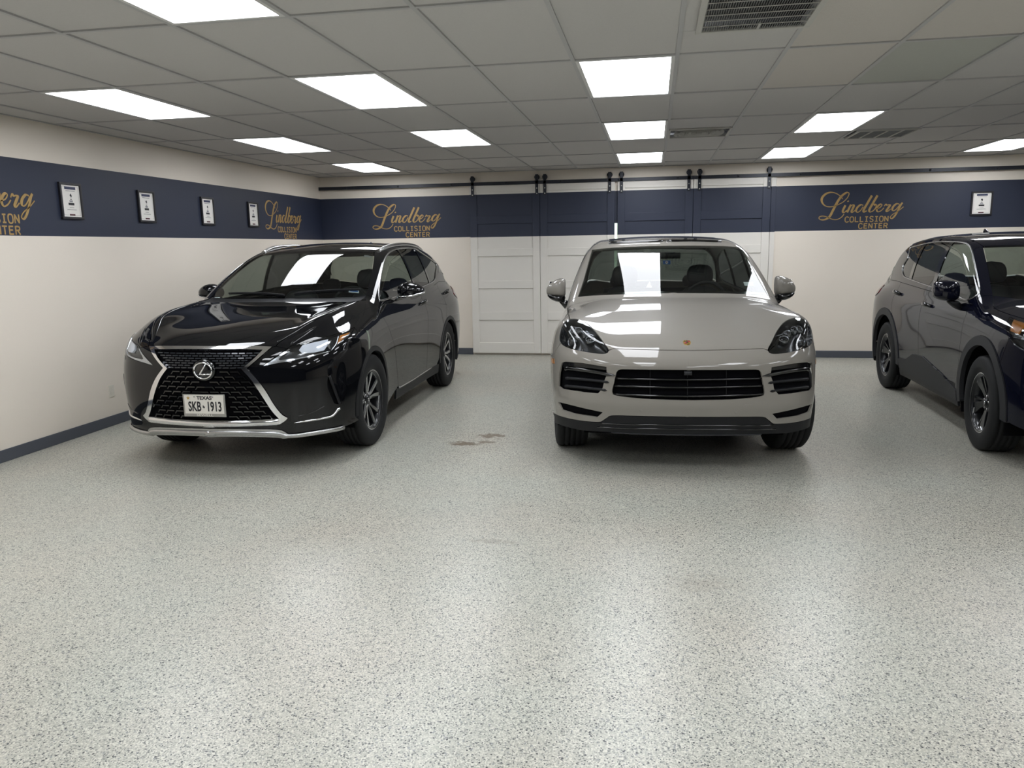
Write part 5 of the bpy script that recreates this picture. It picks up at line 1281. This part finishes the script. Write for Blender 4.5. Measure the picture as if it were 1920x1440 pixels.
    inner('turn_signal', Hq((1455, 252), (1625, 198), (1500, 322), (1415, 405)), 'amber', -.008, lens, flange=.01)
    P = px(Hq((1420, 262), (1385, 400), (1298, 522)), 6); strips(pn, 'lamp_edge_strip', P-car.grad(P)*.006, .008, .004, 'lamp_chrome')
    wc = px(Hq((1010, 690), (1030, 650), (1100, 625), (1195, 612), (1185, 650), (1130, 690)), 3, closed=True); a = patch(car, resamp_loop(wc, .008), (), (-.4, .9, 0), .03, gap=0, flange=.004, off=.0015)
    for q in (a, flipped(*a)): surf_obj('washer_cover', *q, PT, root)
    # fog trim, lower lip
    P = px(Jq((120, 1058), (300, 1030), (600, 985), (830, 935), (900, 880), (955, 812), (1000, 785)), 6); n = len(P); strips(pn, 'fog_trim', P, np.interp(np.linspace(0, 1, n), [0, .15, .6, 1], [.005, .014, .018, .022]), .007, 'chrome')
    P = px(Jq((190, 935), (450, 865), (700, 740)), 6); strips(pn, 'fog_recess_edge', P, .010, .004, 'gloss_black')
    lt = cx(px([*Jq((1062, 1134), (900, 1165), (500, 1222), (150, 1266), (0, 1262)), *Bq((1560, 1238), (1490, 1218), (1200, 1212), (950, 1211), (cB, 1211))], 4))
    kb = int(np.argmin(np.linalg.norm(lo-lt[0], axis=1)))
    lip = chain(lt, ctr(lt[-1], lo[-1]), lo[kb:][::-1]); pn.add('lower_lip', lip, 'satin_chrome', view=(-.35, .93, 0), sp=.03, step=.014, join=True, off=.008, flange=.02, gap=0)
    lm = lo[kb:]; bead('lip_bar', lt, lm, .034, .012, 'satin_chrome', root)
    # hood, cowl, windshield
    hh = chain(hood_f[::-1], hood_s, hood_r); pn.add('hood', chain(hh, car.snap(mirx(hh[::-1]), 1)), PT, view=(0, .3, -.95), sp=.028, step=.02, both=False, gap=.003)
    P = px([(523.7, 642.4), (556.6, 620.8), (588.3, 601.1), (634, 580.6), (668, 566.5)], 8); P = P+[-.022, 0, 0]; P = car.snap(P); tp = np.sin(np.linspace(0, math.pi, len(P)))**.6; strips(pn, 'hood_ridge', P, .05*tp+.001, .004*tp+.0002, PT, seg=8, n_in=.001)
    ws_s = px(Cq((988, 545), (1028, 400), (1052, 270), (1064, 157)), 8); ws_b = px([tuple(Cq((988, 545))[0]), (660, 556.2), (620, 557.5), (570, 558), (530, 558)], 6); ws_b = cx(ws_b); ws_t = cx(px(Cq((1064, 157), (900, 152), (720, 149), (560, 148)), 6))
    half = chain(ws_b[::-1], ws_s, ws_t); pn.add('windshield', chain(half, car.snap(mirx(half[::-1]), 1)), 'glass_clear', view=(0, .6, -.8), sp=.035, both=False, gap=.003, flange=0)
    cw_e = car.xyz(np.linspace(hood_r[0], ws_b[0], 4), 3, False); cw = chain(hood_r[::-1], cw_e, ws_b); pn.add('cowl', chain(cw, car.snap(mirx(cw[::-1]), 1)), 'black_plastic', view=(0, .3, -.95), sp=.04, both=False, off=-.006, gap=.002)
    P1 = car.snap(ws_b[4:16]+[0, .012, .006]) if len(ws_b) > 16 else ws_b
    for a_, b_ in (((.10, 1.42), (.66, 1.56)), ((-.55, 1.49), (.02, 1.40))):
        P = car.ortho('T', np.linspace(a_, b_, 14), 1, smooth=False); bm_obj('wiper', strip(car, P, .014, .014, lift=.004), 'black_plastic', root)
    # fender
    dfe = px([*Eq((190, 1200), (215, 1290)), (716, 590), *Dq((1190, 60), (1245, 230), (1268, 430), (1282, 590))], 5)
    cap_ = car.xyz([ws_s[0], dfe[0]], 6, False); fcow = car.xyz(np.linspace(hood_s[-1], ws_s[0], 4), 3, False)
    sil = car.xyz([dfe[-1], ar_r[-1]], 5, False)
    pn.add('front_fender', chain(nose, ht[k0:], seam, ar_r, sil[::-1], dfe[::-1], cap_[::-1], fcow[::-1], hood_s[::-1]), PT, view=(-.80, .30, -.52), sp=.022, step=.018, gap=.002)
    P = px(Hq((590, 425), (700, 330), (850, 230), (1035, 110)), 6); tp = np.sin(np.linspace(0, math.pi, len(P)))**.6; strips(pn, 'fender_crease', P, .03*tp+.001, .003*tp+.0002, PT, seg=8, n_in=.001)
    # arch mouldings
    def flare(c, a0=-.10, a1=1.04, r0=AR, r1=AF):
        o_ = arc(c, r1, math.pi*a1, math.pi*a0, 34); i_ = arc(c, r0, math.pi*a0, math.pi*a1, 34); pn.add('arch_moulding', chain(o_, i_), 'black_plastic', view=(-1, 0, 0), sp=.03, step=.02, off=.004, flange=.03, gap=.001)
    RC = (3.795, .385); flare(AC); flare(RC)
    # roof
    re = car.xyz([ws_t[0], (.60, 2.55, 1.62), (.605, 2.9, 1.64), (.60, 3.3, 1.645), (.59, 3.8, 1.61), (.56, 4.2, 1.54)], 8); rr = car.xyz([re[-1], (.3, 4.26, 1.55), (0, 4.28, 1.555)], 6); rr[-1, 0] = 0
    rh = chain(ws_t[::-1], re, rr); pn.add('roof', chain(rh, car.snap(mirx(rh[::-1]), 1)), PT, view=(0, .25, -.97), sp=.04, both=False)
    for sg in (1, -1):
        Q = resamp(re, .05); Q = Q[(Q[:, 1] > ws_t[0][1]+.02) & (Q[:, 1] < 3.95)]; u_ = np.linspace(0, 1, len(Q)); Q = (Q+np.outer(np.minimum(sstep(0, .2, u_), sstep(1, .85, u_))*.010, [.25, 0, 1])+[.016, 0, -.004])*[sg, 1, 1]
        bm = bmesh.new(); tube(bm, Q, .023, 10, flat=.9); bm_obj('roof_rail', bm, 'satin_chrome', root)
    bm = bmesh.new(); loft_blob(bm, [((0, 3.82, 1.63), (.03, 0, 0), (0, .09, 0), 2.2), ((0, 3.85, 1.67), (.018, 0, 0), (0, .06, 0), 2.2), ((0, 3.885, 1.70), (.006, 0, 0), (0, .022, 0), 2)], 14); bm_obj('antenna_fin', bm, PT, root)
    # sides
    dlo = px(Eq((205, 1165), (192, 1050), (216, 800), (262, 560), (302, 440), (372, 332), (462, 277), (572, 247), (700, 237), (800, 242), (870, 262), (960, 318), (1060, 385), (1160, 460), (1238, 540), (1222, 690), (1190, 830), (1000, 925), (820, 1000), (600, 1080), (400, 1140), (260, 1180)), 3, closed=True)
    P_ = dict(cowl=ws_s[0], cap=cap_, dfe=dfe, ws_s=ws_s, re=re, sil_f=sil, belt=[(1.55, 1.13), (2.2, 1.135), (3.0, 1.17), (3.6, 1.20), (3.9, 1.225), (4.5, 1.20)], b1=2.86, b2=3.66, rc=RC, rr=AF, L=4.885, sill_z=.33,
        dlo3=dlo, pil=(2.75, 3.42), pil_slope=-.05, mold='satin_chrome', mold_w=.016, glass=('glass_mid', 'glass_dark', 'glass_dark'), sill='black_plastic')
    side_body(car, pn, PT, root, P_)
    # floating rear pillar
    fp = px(Eq((880, 232), (960, 262), (1130, 330), (1225, 430), (1330, 575), (1415, 685), (1262, 682), (1262, 545), (1160, 448), (1060, 372), (960, 304)), 3, smooth=False, closed=True)
    pn.add('rear_pillar_trim', fp, 'gloss_black', view=(-.8, -.3, -.5), sp=.04, step=.02, off=.003, flange=.01, gap=.001)
    # door handles
    for (pc_, par) in ((Eq((985, 1225))[0], P_['out']['doors']), (Eq((1405, 1035))[0], P_['out']['rdoors'])):
        h0 = car.px([pc_, pc_], 1, smooth=False)[0]
        for sg, o in zip((1, -1), par):
            Q = car.snap(np.array([h0+[0, d, 0] for d in np.linspace(-.10, .10, 9)])); Q = Q+car.grad(Q)*(np.array([.004, .022, .032, .036, .037, .036, .032, .022, .004]))[:, None]; Q = Q*[sg, 1, 1]
            bm = bmesh.new(); tube(bm, Q, [.010, .013, .015, .016, .016, .016, .015, .013, .010], 10, flat=1.2); bm_obj('door_handle', bm, 'gloss_black', o, smooth=True)
            bm = bmesh.new(); tube(bm, Q+np.array([0, 0, -.012]), .005, 6); bm_obj('handle_strip', bm, 'chrome', o)
    # lower door garnish
    P = px(Dq((1285, 612), (1400, 545), (1500, 480), (1580, 428)), 8); strips(pn, 'sill_garnish', P, .016, .006, 'satin_chrome')
    # tail lamps
    tl = px(Eq((1580, 830), (1610, 820), (1650, 900), (1662, 1000), (1640, 1000), (1590, 900)), 3, closed=True)
    pn.add('tail_lamp', car.xyz([(.78, 4.58, 1.10), (.72, 4.70, 1.08), (.70, 4.74, .98), (.80, 4.62, .96), (.87, 4.42, 1.02), (.86, 4.40, 1.06)], 4, closed=True), 'red_lens', view=(-.7, -.7, 0), sp=.04, step=.02, off=.006, flange=.02)
    # mirrors
    def mir(bm):
        loft_blob(bm, [((.875, 1.985, 1.225), (0, .03, 0), (0, 0, .03), 2.4), ((.905, 1.965, 1.232), (0, .075, 0), (0, 0, .058), 2.5), ((.96, 1.955, 1.24), (0, .10, 0), (0, 0, .074), 2.5), ((1.02, 1.96, 1.238), (0, .105, 0), (0, 0, .072), 2.4), ((1.075, 1.98, 1.23), (0, .095, 0), (0, 0, .056), 2.3), ((1.11, 2.0, 1.224), (0, .07, 0), (0, 0, .036), 2.2), ((1.13, 2.015, 1.22), (0, .04, 0), (0, 0, .016), 2)], 24)
    ms = add_mirrored(mir, 'door_mirror', PT, root, sub=1)
    for sg, o in zip((1, -1), ms):
        bm = bmesh.new(); loft_blob(bm, [((.865*sg, 1.940, 1.13), (.02, 0, 0), (0, .07, 0), 2.6), ((.90*sg, 1.950, 1.165), (.025, 0, 0), (0, .06, 0), 2.6), ((.94*sg, 1.955, 1.195), (.04, 0, 0), (0, .055, 0), 2.6)], 16); bm_obj('mirror_foot', bm, 'gloss_black', o, sub=1)
        bm = bmesh.new(); tube(bm, crom([(sg*.885, 1.93, 1.175), (sg*.93, 1.872, 1.178), (sg*1.0, 1.858, 1.184), (sg*1.06, 1.875, 1.192), (sg*1.105, 1.925, 1.202), (sg*1.13, 1.99, 1.212)], 6), .010, 8); bm_obj('mirror_strip', bm, 'chrome', o)
        box('mirror_glass', min(sg*.93, sg*1.08), max(sg*.93, sg*1.08), 1.912, 2.060, 1.185, 1.285, 'chrome', o, bevel=.02)
    for sg in (1, -1):
        make_wheel(root, (sg*.815, 1.005, .382), sg, .382, .248, .118, 'lex', rot=.32, steer=-.02)
        make_wheel(root, (sg*.815, 3.795, .382), sg, .382, .248, .118, 'lex', rot=1.0)
        for y in (1.005, 3.795): box('mud_flap', sg*.80-.09, sg*.80+.09, y+.43, y+.438, .17, .42, 'black_plastic', root)
    arch_liner(root, AC, AR+.012, .50, .89); arch_liner(root, RC, AR+.012, .50, .89); underbody(root, 4.88, .70)
    cabin(root, 1.66, 1.09, 2.5, hw=.68, seat_z=.56)
    bm = bmesh.new(); loft_blob(bm, [((-.12, 2.06, 1.47), (0, .02, 0), (0, 0, .03), 3), ((.12, 2.06, 1.47), (0, .02, 0), (0, 0, .03), 3)], 16); add_box(bm, -.015, .015, 2.0, 2.06, 1.475, 1.50); bm_obj('inside_mirror', bm, 'interior_dark', root)
    for nm, q, m in (('registration_sticker', Cq((836, 490), (928, 498), (925, 524), (834, 516)), 'sticker_white'), ('window_label', Cq((972, 180), (1005, 182), (1044, 196), (1042, 206), (975, 196)), 'print_grey')):
        sk = car.px(q, 2, smooth=False, closed=True); V = patch(car, sk, (), (0, .6, -.8), .03, gap=0, flange=0, off=-.003); so = surf_obj(nm, *V, m, root)
        if nm[0] == 'r':
            q2 = Cq((846, 498), (918, 504), (917, 515), (845, 509)); sk = car.px(q2, 2, smooth=False, closed=True); V = patch(car, sk, (), (0, .6, -.8), .03, gap=0, flange=0, off=-.001); surf_obj('sticker_print', *V, 'sticker_blue', so)
    return car
# ================================================================== navy car at the right
def rog_field():
    z_ = [.12, .2, .3, .4, .55, .7, .82, .92, 1.0, 1.1, 1.2]; x_ = [0, .3, .5, .65, .76, .84, .89, .92, 1.02]
    pz = np.array([.16, .10, .05, .02, .0, .01, .025, .045, .07, .11, .15]); qx = np.array([0, .02, .06, .115, .19, .29, .41, .55, 1.05])
    Yf = Tab(z_, x_, pz[:, None]+qx[None])
    yt = [0, .15, .4, .8, 1.2, 1.6, 2.2, 3.0, 3.8, 4.7]; xt = [0, .2, .4, .52, .65, .78, .87, .96]
    Zt = Tab(yt, xt, [[.93, .93, .92, .91, .89, .86, .83, .78], [1.0, 1.0, .995, .985, .965, .94, .90, .84], [1.06, 1.06, 1.058, 1.05, 1.035, 1.01, .975, .90], [1.115, 1.115, 1.115, 1.11, 1.095, 1.065, 1.025, .94],
        [1.16, 1.16, 1.158, 1.153, 1.137, 1.10, 1.05, .955], [1.16]*4+[1.14, 1.105, 1.055, .955], [1.10]*5+[1.085, 1.045, .95], [1.115]*5+[1.10, 1.06, .96], [1.15]*5+[1.135, 1.09, .98], [1.10]*5+[1.07, 1.02, .92]])
    zw = [.12, .3, .45, .6, .75, .85, .95, 1.05, 1.25]
    W = Tab([0, .5, .94, 1.4, 2.0, 2.7, 3.2, 3.65, 4.2, 4.7], zw, [[.860, .890, .900, .900, .900, .890, .870, .850, .800], [.880, .905, .915, .918, .917, .908, .890, .865, .810], [.885, .910, .920, .921, .920, .912, .895, .865, .790],
        [.855, .878, .890, .897, .903, .901, .890, .858, .760], [.845, .868, .880, .890, .899, .900, .892, .860, .765], [.845, .868, .880, .890, .900, .902, .894, .862, .765], [.860, .882, .895, .903, .910, .911, .902, .868, .770],
        [.885, .912, .921, .922, .922, .920, .914, .886, .785], [.870, .895, .905, .912, .914, .914, .908, .878, .770], [.700, .760, .790, .810, .810, .800, .790, .758, .665]])
    yr = np.array([.9, 1.2, 1.45, 1.65, 1.85, 2.0, 2.15, 2.4, 2.7, 3.1, 3.5, 3.9, 4.15, 4.3, 4.45, 4.7])
    zr = np.array([1.0, 1.16, 1.295, 1.40, 1.50, 1.567, 1.618, 1.658, 1.682, 1.687, 1.672, 1.635, 1.575, 1.46, 1.29, 1.03])
    cr = np.array([.16, .15, .14, .12, .10, .09, .08, .08, .08, .09, .10, .11, .12, .14, .16, .16]); xr = np.array([0, .2, .4, .55, .7, .85, 1.0])
    Zr = Tab(yr, xr, zr[:, None]-cr[:, None]*xr[None]**2.0)
    zg = [1.0, 1.1, 1.2, 1.3, 1.4, 1.5, 1.6, 1.72]; gw = np.array([.868, .848, .828, .803, .772, .73, .68, .61])
    Wg = Tab([1.0, 2.0, 3.0, 3.6, 4.2, 4.7], zg, np.stack([gw, gw, gw, gw-.018, gw-.07, gw-.13]))
    def F(P):
        x, y, z = np.sqrt(P[:, 0]**2+1e-6), P[:, 1], P[:, 2]
        d = smax(x-W(y, z), Yf(z, x)-y, .08)
        d = smax(d, .85*(z-Zt(y, x)), .06)
        d = smax(d, y-(4.645-.22*x**4-.35*np.maximum(z-.9, 0)**1.5), .10); d = smax(d, .21-z, .04)
        g = smax(.80*(z-Zr(y, x)), .95*(x-Wg(y, z)), .075); g = smax(g, y-4.64, .05); g = smax(g, 1.0-z, .02)
        return smin(d, g, .045)
    return F
ROG_O, ROG_H = (3.383, 5.43), -.018
def build_rogue():
    car = Car(rog_field(), ROG_O, ROG_H)
    root = thing('car', 'dark navy crossover with black wheel arch cladding, parked beside the grey car', 'car', (*car.o[:2], 0), car.a); car.root = root
    pn = Panels(car, root); PT = 'paint_navy'
    def cv(ox, oy, s): return lambda *p: [(ox+x/s, oy+y/s) for x, y in p]
    K1, K2, K3, K4 = cv(1630, 420, 9), cv(1770, 420, 7.2), cv(1630, 540, 6.545), cv(1780, 560, 4.645)
    def px(pts, n=5, **k): return car.px(pts, n, mir=True, **k)
    def cx(P): P[-1, 0] = 0; P[:] = car.snap(P); P[-1, 0] = 0; return P
    ctr = lambda a, b: car.ortho('F', [(0, z) for z in np.linspace(a[2], b[2], 12)], 1)
    AC, AR, AF = (1.0, .375), .44, .515; RC = (3.71, .375)
    def arc(c, r, a0, a1, n): return car.ortho('S', [(c[0]+r*math.cos(q), c[1]+r*math.sin(q)) for q in np.linspace(a0, a1, n)], 1)
    # front end lines in metres
    hl_t = car.xyz([(.56, .15, .90), (.66, .26, .95), (.76, .45, 1.0), (.81, .66, 1.035), (.815, .80, 1.05)], 6)
    hl_b = car.xyz([(.815, .80, 1.05), (.87, .62, .94), (.86, .45, .87), (.76, .26, .83), (.62, .15, .82), (.54, .12, .83)], 6); hl_i = car.xyz([(.54, .12, .83), (.56, .15, .90)], 5, False)
    hood_s = np.vstack([car.xyz([hl_t[0], (.60, .25, .985), (.67, .45, 1.03)], 6)[:-1], px([(1928, 600), *K2((1080, 1278), (850, 1210), (690, 1140), (662, 1060), (668, 985))], 5)])
    hood_f = cx(car.xyz([hl_t[0], (.4, .09, .93), (.2, .07, .945), (0, .065, .95)], 6))
    wb = px(K2((662, 966), (740, 976), (900, 996), (1080, 1018)), 6); yb = wb[-1][1]; ws_b = cx(np.vstack([wb, car.ortho('T', [(wb[-1][0]*k, yb-.05*(1-k*k)) for k in (.8, .6, .4, .2, 0)], 1)])); fc = car.xyz(np.linspace(hood_s[-1], ws_b[0], 3), 2, False)
    hh = chain(hood_f[::-1], hood_s, fc, ws_b); pn.add('hood', chain(hh, car.snap(mirx(hh[::-1]), 1)), PT, view=(0, .3, -.95), sp=.028, step=.02, both=False, gap=.003)
    ar_f = arc(AC, AF, math.pi*1.03, math.pi*.76, 12); ar_r = arc(AC, AF, math.pi*.76, -.06*math.pi, 26)
    seam = car.xyz(np.linspace(hl_b[8], ar_f[-1], 5), 3, False)
    lo = cx(car.xyz([(.88, .50, .34), (.82, .28, .30), (.6, .14, .27), (.3, .08, .26), (0, .06, .26)], 6)); lo_in = car.xyz(np.linspace(ar_f[0], lo[0], 4), 3, False)
    gt = cx(car.xyz([(.44, .10, .86), (.2, .06, .87), (0, .05, .872)], 6)); gs = car.xyz([(.44, .10, .86), (.36, .04, .62), (.30, .03, .5)], 6); gb_ = cx(car.xyz([(.30, .03, .5), (.15, .02, .49), (0, .01, .488)], 6))
    fog = car.xyz([(.62, .13, .42), (.80, .26, .46), (.82, .30, .62), (.74, .20, .58)], 5, smooth=False, closed=True)
    pn.add('front_bumper', chain(lo[::-1], lo_in[::-1], ar_f, seam[::-1], hl_b[8:], hl_i, hood_f, ctr(hood_f[-1], gt[-1]), gt[::-1], gs, gb_, ctr(gb_[-1], lo[-1])), PT, [fog], view=(-.55, .83, 0), sp=.023, step=.02, join=True)
    a = patch(car, resamp_loop(fog, .02), (), (-.5, .86, 0), .04, gap=-.003, flange=0, off=-.03)
    for q in (a, flipped(*a)): surf_obj('corner_lamp_recess', *q, 'lamp_black', root)
    gl = chain(gt[::-1], gs, gb_); gl = chain(gl, mirx(gl[::-1])); a = patch(car, resamp_loop(gl, .03), (), (0, 1, 0), .05, gap=-.004, flange=0, off=-.03); surf_obj('grille_back', *a, 'void', root)
    for k in range(6):
        z = .53+.058*k; wx = np.interp(z, [.5, .62, .86], [.29, .35, .43]); P = car.ortho('F', [(x, z) for x in np.linspace(-wx, wx, 24)], 1); P = P-car.grad(P)*.012; bm_obj('grille_bar', strip(car, P, .02, .008), 'gloss_black', root)
    P = chain(gt[::-1], gs, gb_)[:-1]; P = P[np.abs(P[:, 0]) > .28]; strips(pn, 'grille_trim', resamp(P, .03), .03, .012, 'chrome')
    hl = chain(hl_t, hl_b, hl_i); HV = (-.6, .7, -.3); lens = pn.add('headlight', hl, 'lens_clear', view=HV, sp=.03, step=.014, flange=.008, off=.002)
    bowl = patch(car, resamp_loop(hl, .016), (), HV, .03, gap=.001, flange=0, off=-.03)
    amb = car.xyz([(.805, .74, 1.035), (.85, .62, .955), (.83, .5, .93), (.79, .55, 1.0)], 5, smooth=False, closed=True); am = patch(car, resamp_loop(amb, .012), (), HV, .03, gap=0, flange=.01, off=-.006)
    ref = car.xyz([(.76, .43, .975), (.83, .46, .90), (.74, .27, .85), (.62, .17, .86), (.66, .26, .93)], 5, smooth=False, closed=True); rf = patch(car, resamp_loop(ref, .014), (), HV, .03, gap=0, flange=.01, off=-.014)
    for o, f_ in zip(lens, (lambda t: t, lambda t: flipped(*t))): surf_obj('lamp_bowl', *f_(bowl), 'lamp_black', o); surf_obj('turn_signal', *f_(am), 'amber', o); surf_obj('reflector', *f_(rf), 'lamp_chrome', o)
    # fender and door front edge
    dfe = px([*K2((475, 985), (440, 1040)), *K3((1205, 250), (1190, 320), (1150, 440), (1112, 700), (1098, 880)), *K4((62, 700), (50, 800))], 4)
    ws_s = px(K2((662, 966), (640, 850), (600, 620), (560, 440), (528, 300)), 6); wt = px(K2((528, 300), (700, 292), (900, 286), (1080, 282)), 5); yt_ = wt[-1][1]; ws_t = cx(np.vstack([wt, car.ortho('T', [(wt[-1][0]*k, yt_-.02*(1-k*k)) for k in (.8, .6, .4, .2, 0)], 1)]))
    cap_ = car.xyz([ws_s[0], dfe[0]], 6, False); sil = car.xyz([dfe[-1], ar_r[-1]], 4, False)
    pn.add('front_fender', chain(hl_t, hl_b[:9], seam, ar_r, sil[::-1], dfe[::-1], cap_[::-1], fc[::-1], hood_s[::-1]), PT, view=(-.80, .30, -.52), sp=.022, step=.018)
    half = chain(ws_b[::-1], ws_s, ws_t); pn.add('windshield', chain(half, car.snap(mirx(half[::-1]), 1)), 'glass_mid', view=(0, .6, -.8), sp=.035, both=False, gap=.003, flange=0)
    for c in (AC, RC):
        o_ = arc(c, AF, math.pi*1.03, -math.pi*.06, 34); i_ = arc(c, AR, -math.pi*.06, math.pi*1.03, 34); pn.add('arch_cladding', chain(o_, i_), 'grey_plastic', view=(-1, 0, 0), sp=.03, step=.02, off=.008, flange=.035, gap=.001)
    re = car.xyz([ws_t[0], (.625, 2.4, 1.62), (.64, 2.8, 1.635), (.64, 3.2, 1.635), (.63, 3.6, 1.615), (.60, 4.0, 1.565)], 8); rr = car.xyz([re[-1], (.3, 4.12, 1.575), (0, 4.14, 1.58)], 6); rr[-1, 0] = 0
    rh = chain(ws_t[::-1], re, rr); pn.add('roof', chain(rh, car.snap(mirx(rh[::-1]), 1)), PT, view=(0, .25, -.97), sp=.04, both=False)
    bm = bmesh.new(); loft_blob(bm, [((0, 3.62, 1.655), (.03, 0, 0), (0, .09, 0), 2.2), ((0, 3.65, 1.695), (.018, 0, 0), (0, .06, 0), 2.2), ((0, 3.685, 1.725), (.006, 0, 0), (0, .022, 0), 2)], 14); bm_obj('antenna_fin', bm, PT, root)
    strips(pn, 'roof_moulding', resamp(re[4:], .05), .02, .006, 'black_plastic')
    dlo = px([*K2((480, 905), (450, 720), (402, 490), (370, 345), (325, 282), (250, 248), (130, 238), (0, 236)), *K1((1100, 300), (960, 325), (820, 358), (690, 400), (672, 470), (650, 560), (600, 640), (562, 720), (552, 800), (575, 875), (620, 905), (700, 935), (900, 1008), (1070, 1065)), *K2((60, 910), (180, 975), (300, 1020), (420, 975))], 3, closed=True)
    P_ = dict(cowl=ws_s[0], cap=cap_, dfe=dfe, ws_s=ws_s, re=re, sil_f=sil, belt=[(1.46, 1.10), (2.0, 1.125), (2.6, 1.145), (3.2, 1.165), (3.8, 1.18), (4.4, 1.17)], b1=2.59, b2=3.47, rc=RC, rr=AF, L=4.645, sill_z=.42, dlo3=dlo, pil=(2.50, 3.28), pil_slope=.22, pil_w=.05, mold='satin_chrome', mold_w=.012, glass=('glass_mid', 'glass_tint', 'glass_tint'), sill='black_plastic')
    side_body(car, pn, PT, root, P_)
    # lower cladding above the sill with its kicked-up rear end
    cl = car.ortho('S', [(1.53, .36), (1.93, .45), (2.45, .525), (2.74, .51), (2.95, .43), (3.19, .40), (3.17, .31), (2.6, .29), (1.52, .28)], 5, smooth=False, closed=True)
    pn.add('sill_cladding', cl, 'grey_plastic', view=(-1, 0, 0), sp=.05, step=.03, off=.010, flange=.02, gap=0)
    for (q, par) in ((K3((350, 65))[0], P_['out']['rdoors']), (K3((718, 215))[0], P_['out']['doors'])):
        h0 = car.px([q, q], 1, smooth=False)[0]*[-1, 1, 1]
        for sg, o in zip((1, -1), par):
            Q = car.snap(np.array([h0+[0, d, 0] for d in np.linspace(-.10, .10, 9)])); Q = (Q+car.grad(Q)*(np.array([.004, .022, .032, .036, .037, .036, .032, .022, .004]))[:, None])*[sg, 1, 1]
            bm = bmesh.new(); tube(bm, Q, [.010, .013, .015, .016, .016, .016, .015, .013, .010], 10, flat=1.3); bm_obj('door_handle', bm, 'gloss_black', o, smooth=True)
    pn.add('tail_lamp', car.xyz([(.80, 4.30, 1.10), (.74, 4.46, 1.09), (.72, 4.48, .98), (.82, 4.36, .96), (.86, 4.2, 1.02)], 4, closed=True), 'red_lens', view=(-.7, -.7, 0), sp=.04, step=.02, off=.006, flange=.02)
    def mir(bm):
        loft_blob(bm, [((.875, 1.68, 1.19), (0, .04, 0), (0, 0, .055), 3), ((.90, 1.67, 1.195), (0, .075, 0), (0, 0, .082), 3), ((.96, 1.665, 1.198), (0, .095, 0), (0, 0, .088), 3), ((1.02, 1.67, 1.20), (0, .095, 0), (0, 0, .085), 3), ((1.055, 1.68, 1.202), (0, .08, 0), (0, 0, .072), 2.8), ((1.075, 1.70, 1.205), (0, .045, 0), (0, 0, .045), 2.2)], 24)
    ms = add_mirrored(mir, 'door_mirror', PT, root, sub=1)
    for sg, o in zip((1, -1), ms):
        bm = bmesh.new(); loft_blob(bm, [((.85*sg, 1.68, 1.03), (.03, 0, 0), (0, .06, 0), 2.6), ((.89*sg, 1.68, 1.07), (.04, 0, 0), (0, .06, 0), 2.6), ((.93*sg, 1.67, 1.12), (.06, 0, 0), (0, .06, 0), 2.6)], 16); bm_obj('mirror_foot', bm, 'black_plastic', o, sub=1)
        box('mirror_glass', min(sg*.91, sg*1.05), max(sg*.91, sg*1.05), 1.758, 1.766, 1.135, 1.265, 'chrome', o, bevel=.02)
    for sg in (1, -1):
        make_wheel(root, (sg*.79, 1.0, .368), sg, .368, .232, .117, 'rog', rot=.9, steer=-.06)
        make_wheel(root, (sg*.79, 3.71, .368), sg, .368, .232, .117, 'rog', rot=.3)
    arch_liner(root, AC, AR+.012, .48, .87); arch_liner(root, RC, AR+.012, .48, .87); underbody(root, 4.6, .68)
    cabin(root, 1.45, 1.08, 2.25, hw=.68, seat_z=.56, yr=3.1)
    bm = bmesh.new(); loft_blob(bm, [((-.12, 1.92, 1.47), (0, .02, 0), (0, 0, .03), 3), ((.12, 1.92, 1.47), (0, .02, 0), (0, 0, .03), 3)], 16); bm_obj('inside_mirror', bm, 'interior_dark', root)
    return car
for _f in (build_cayenne, build_lexus, build_rogue): _f()
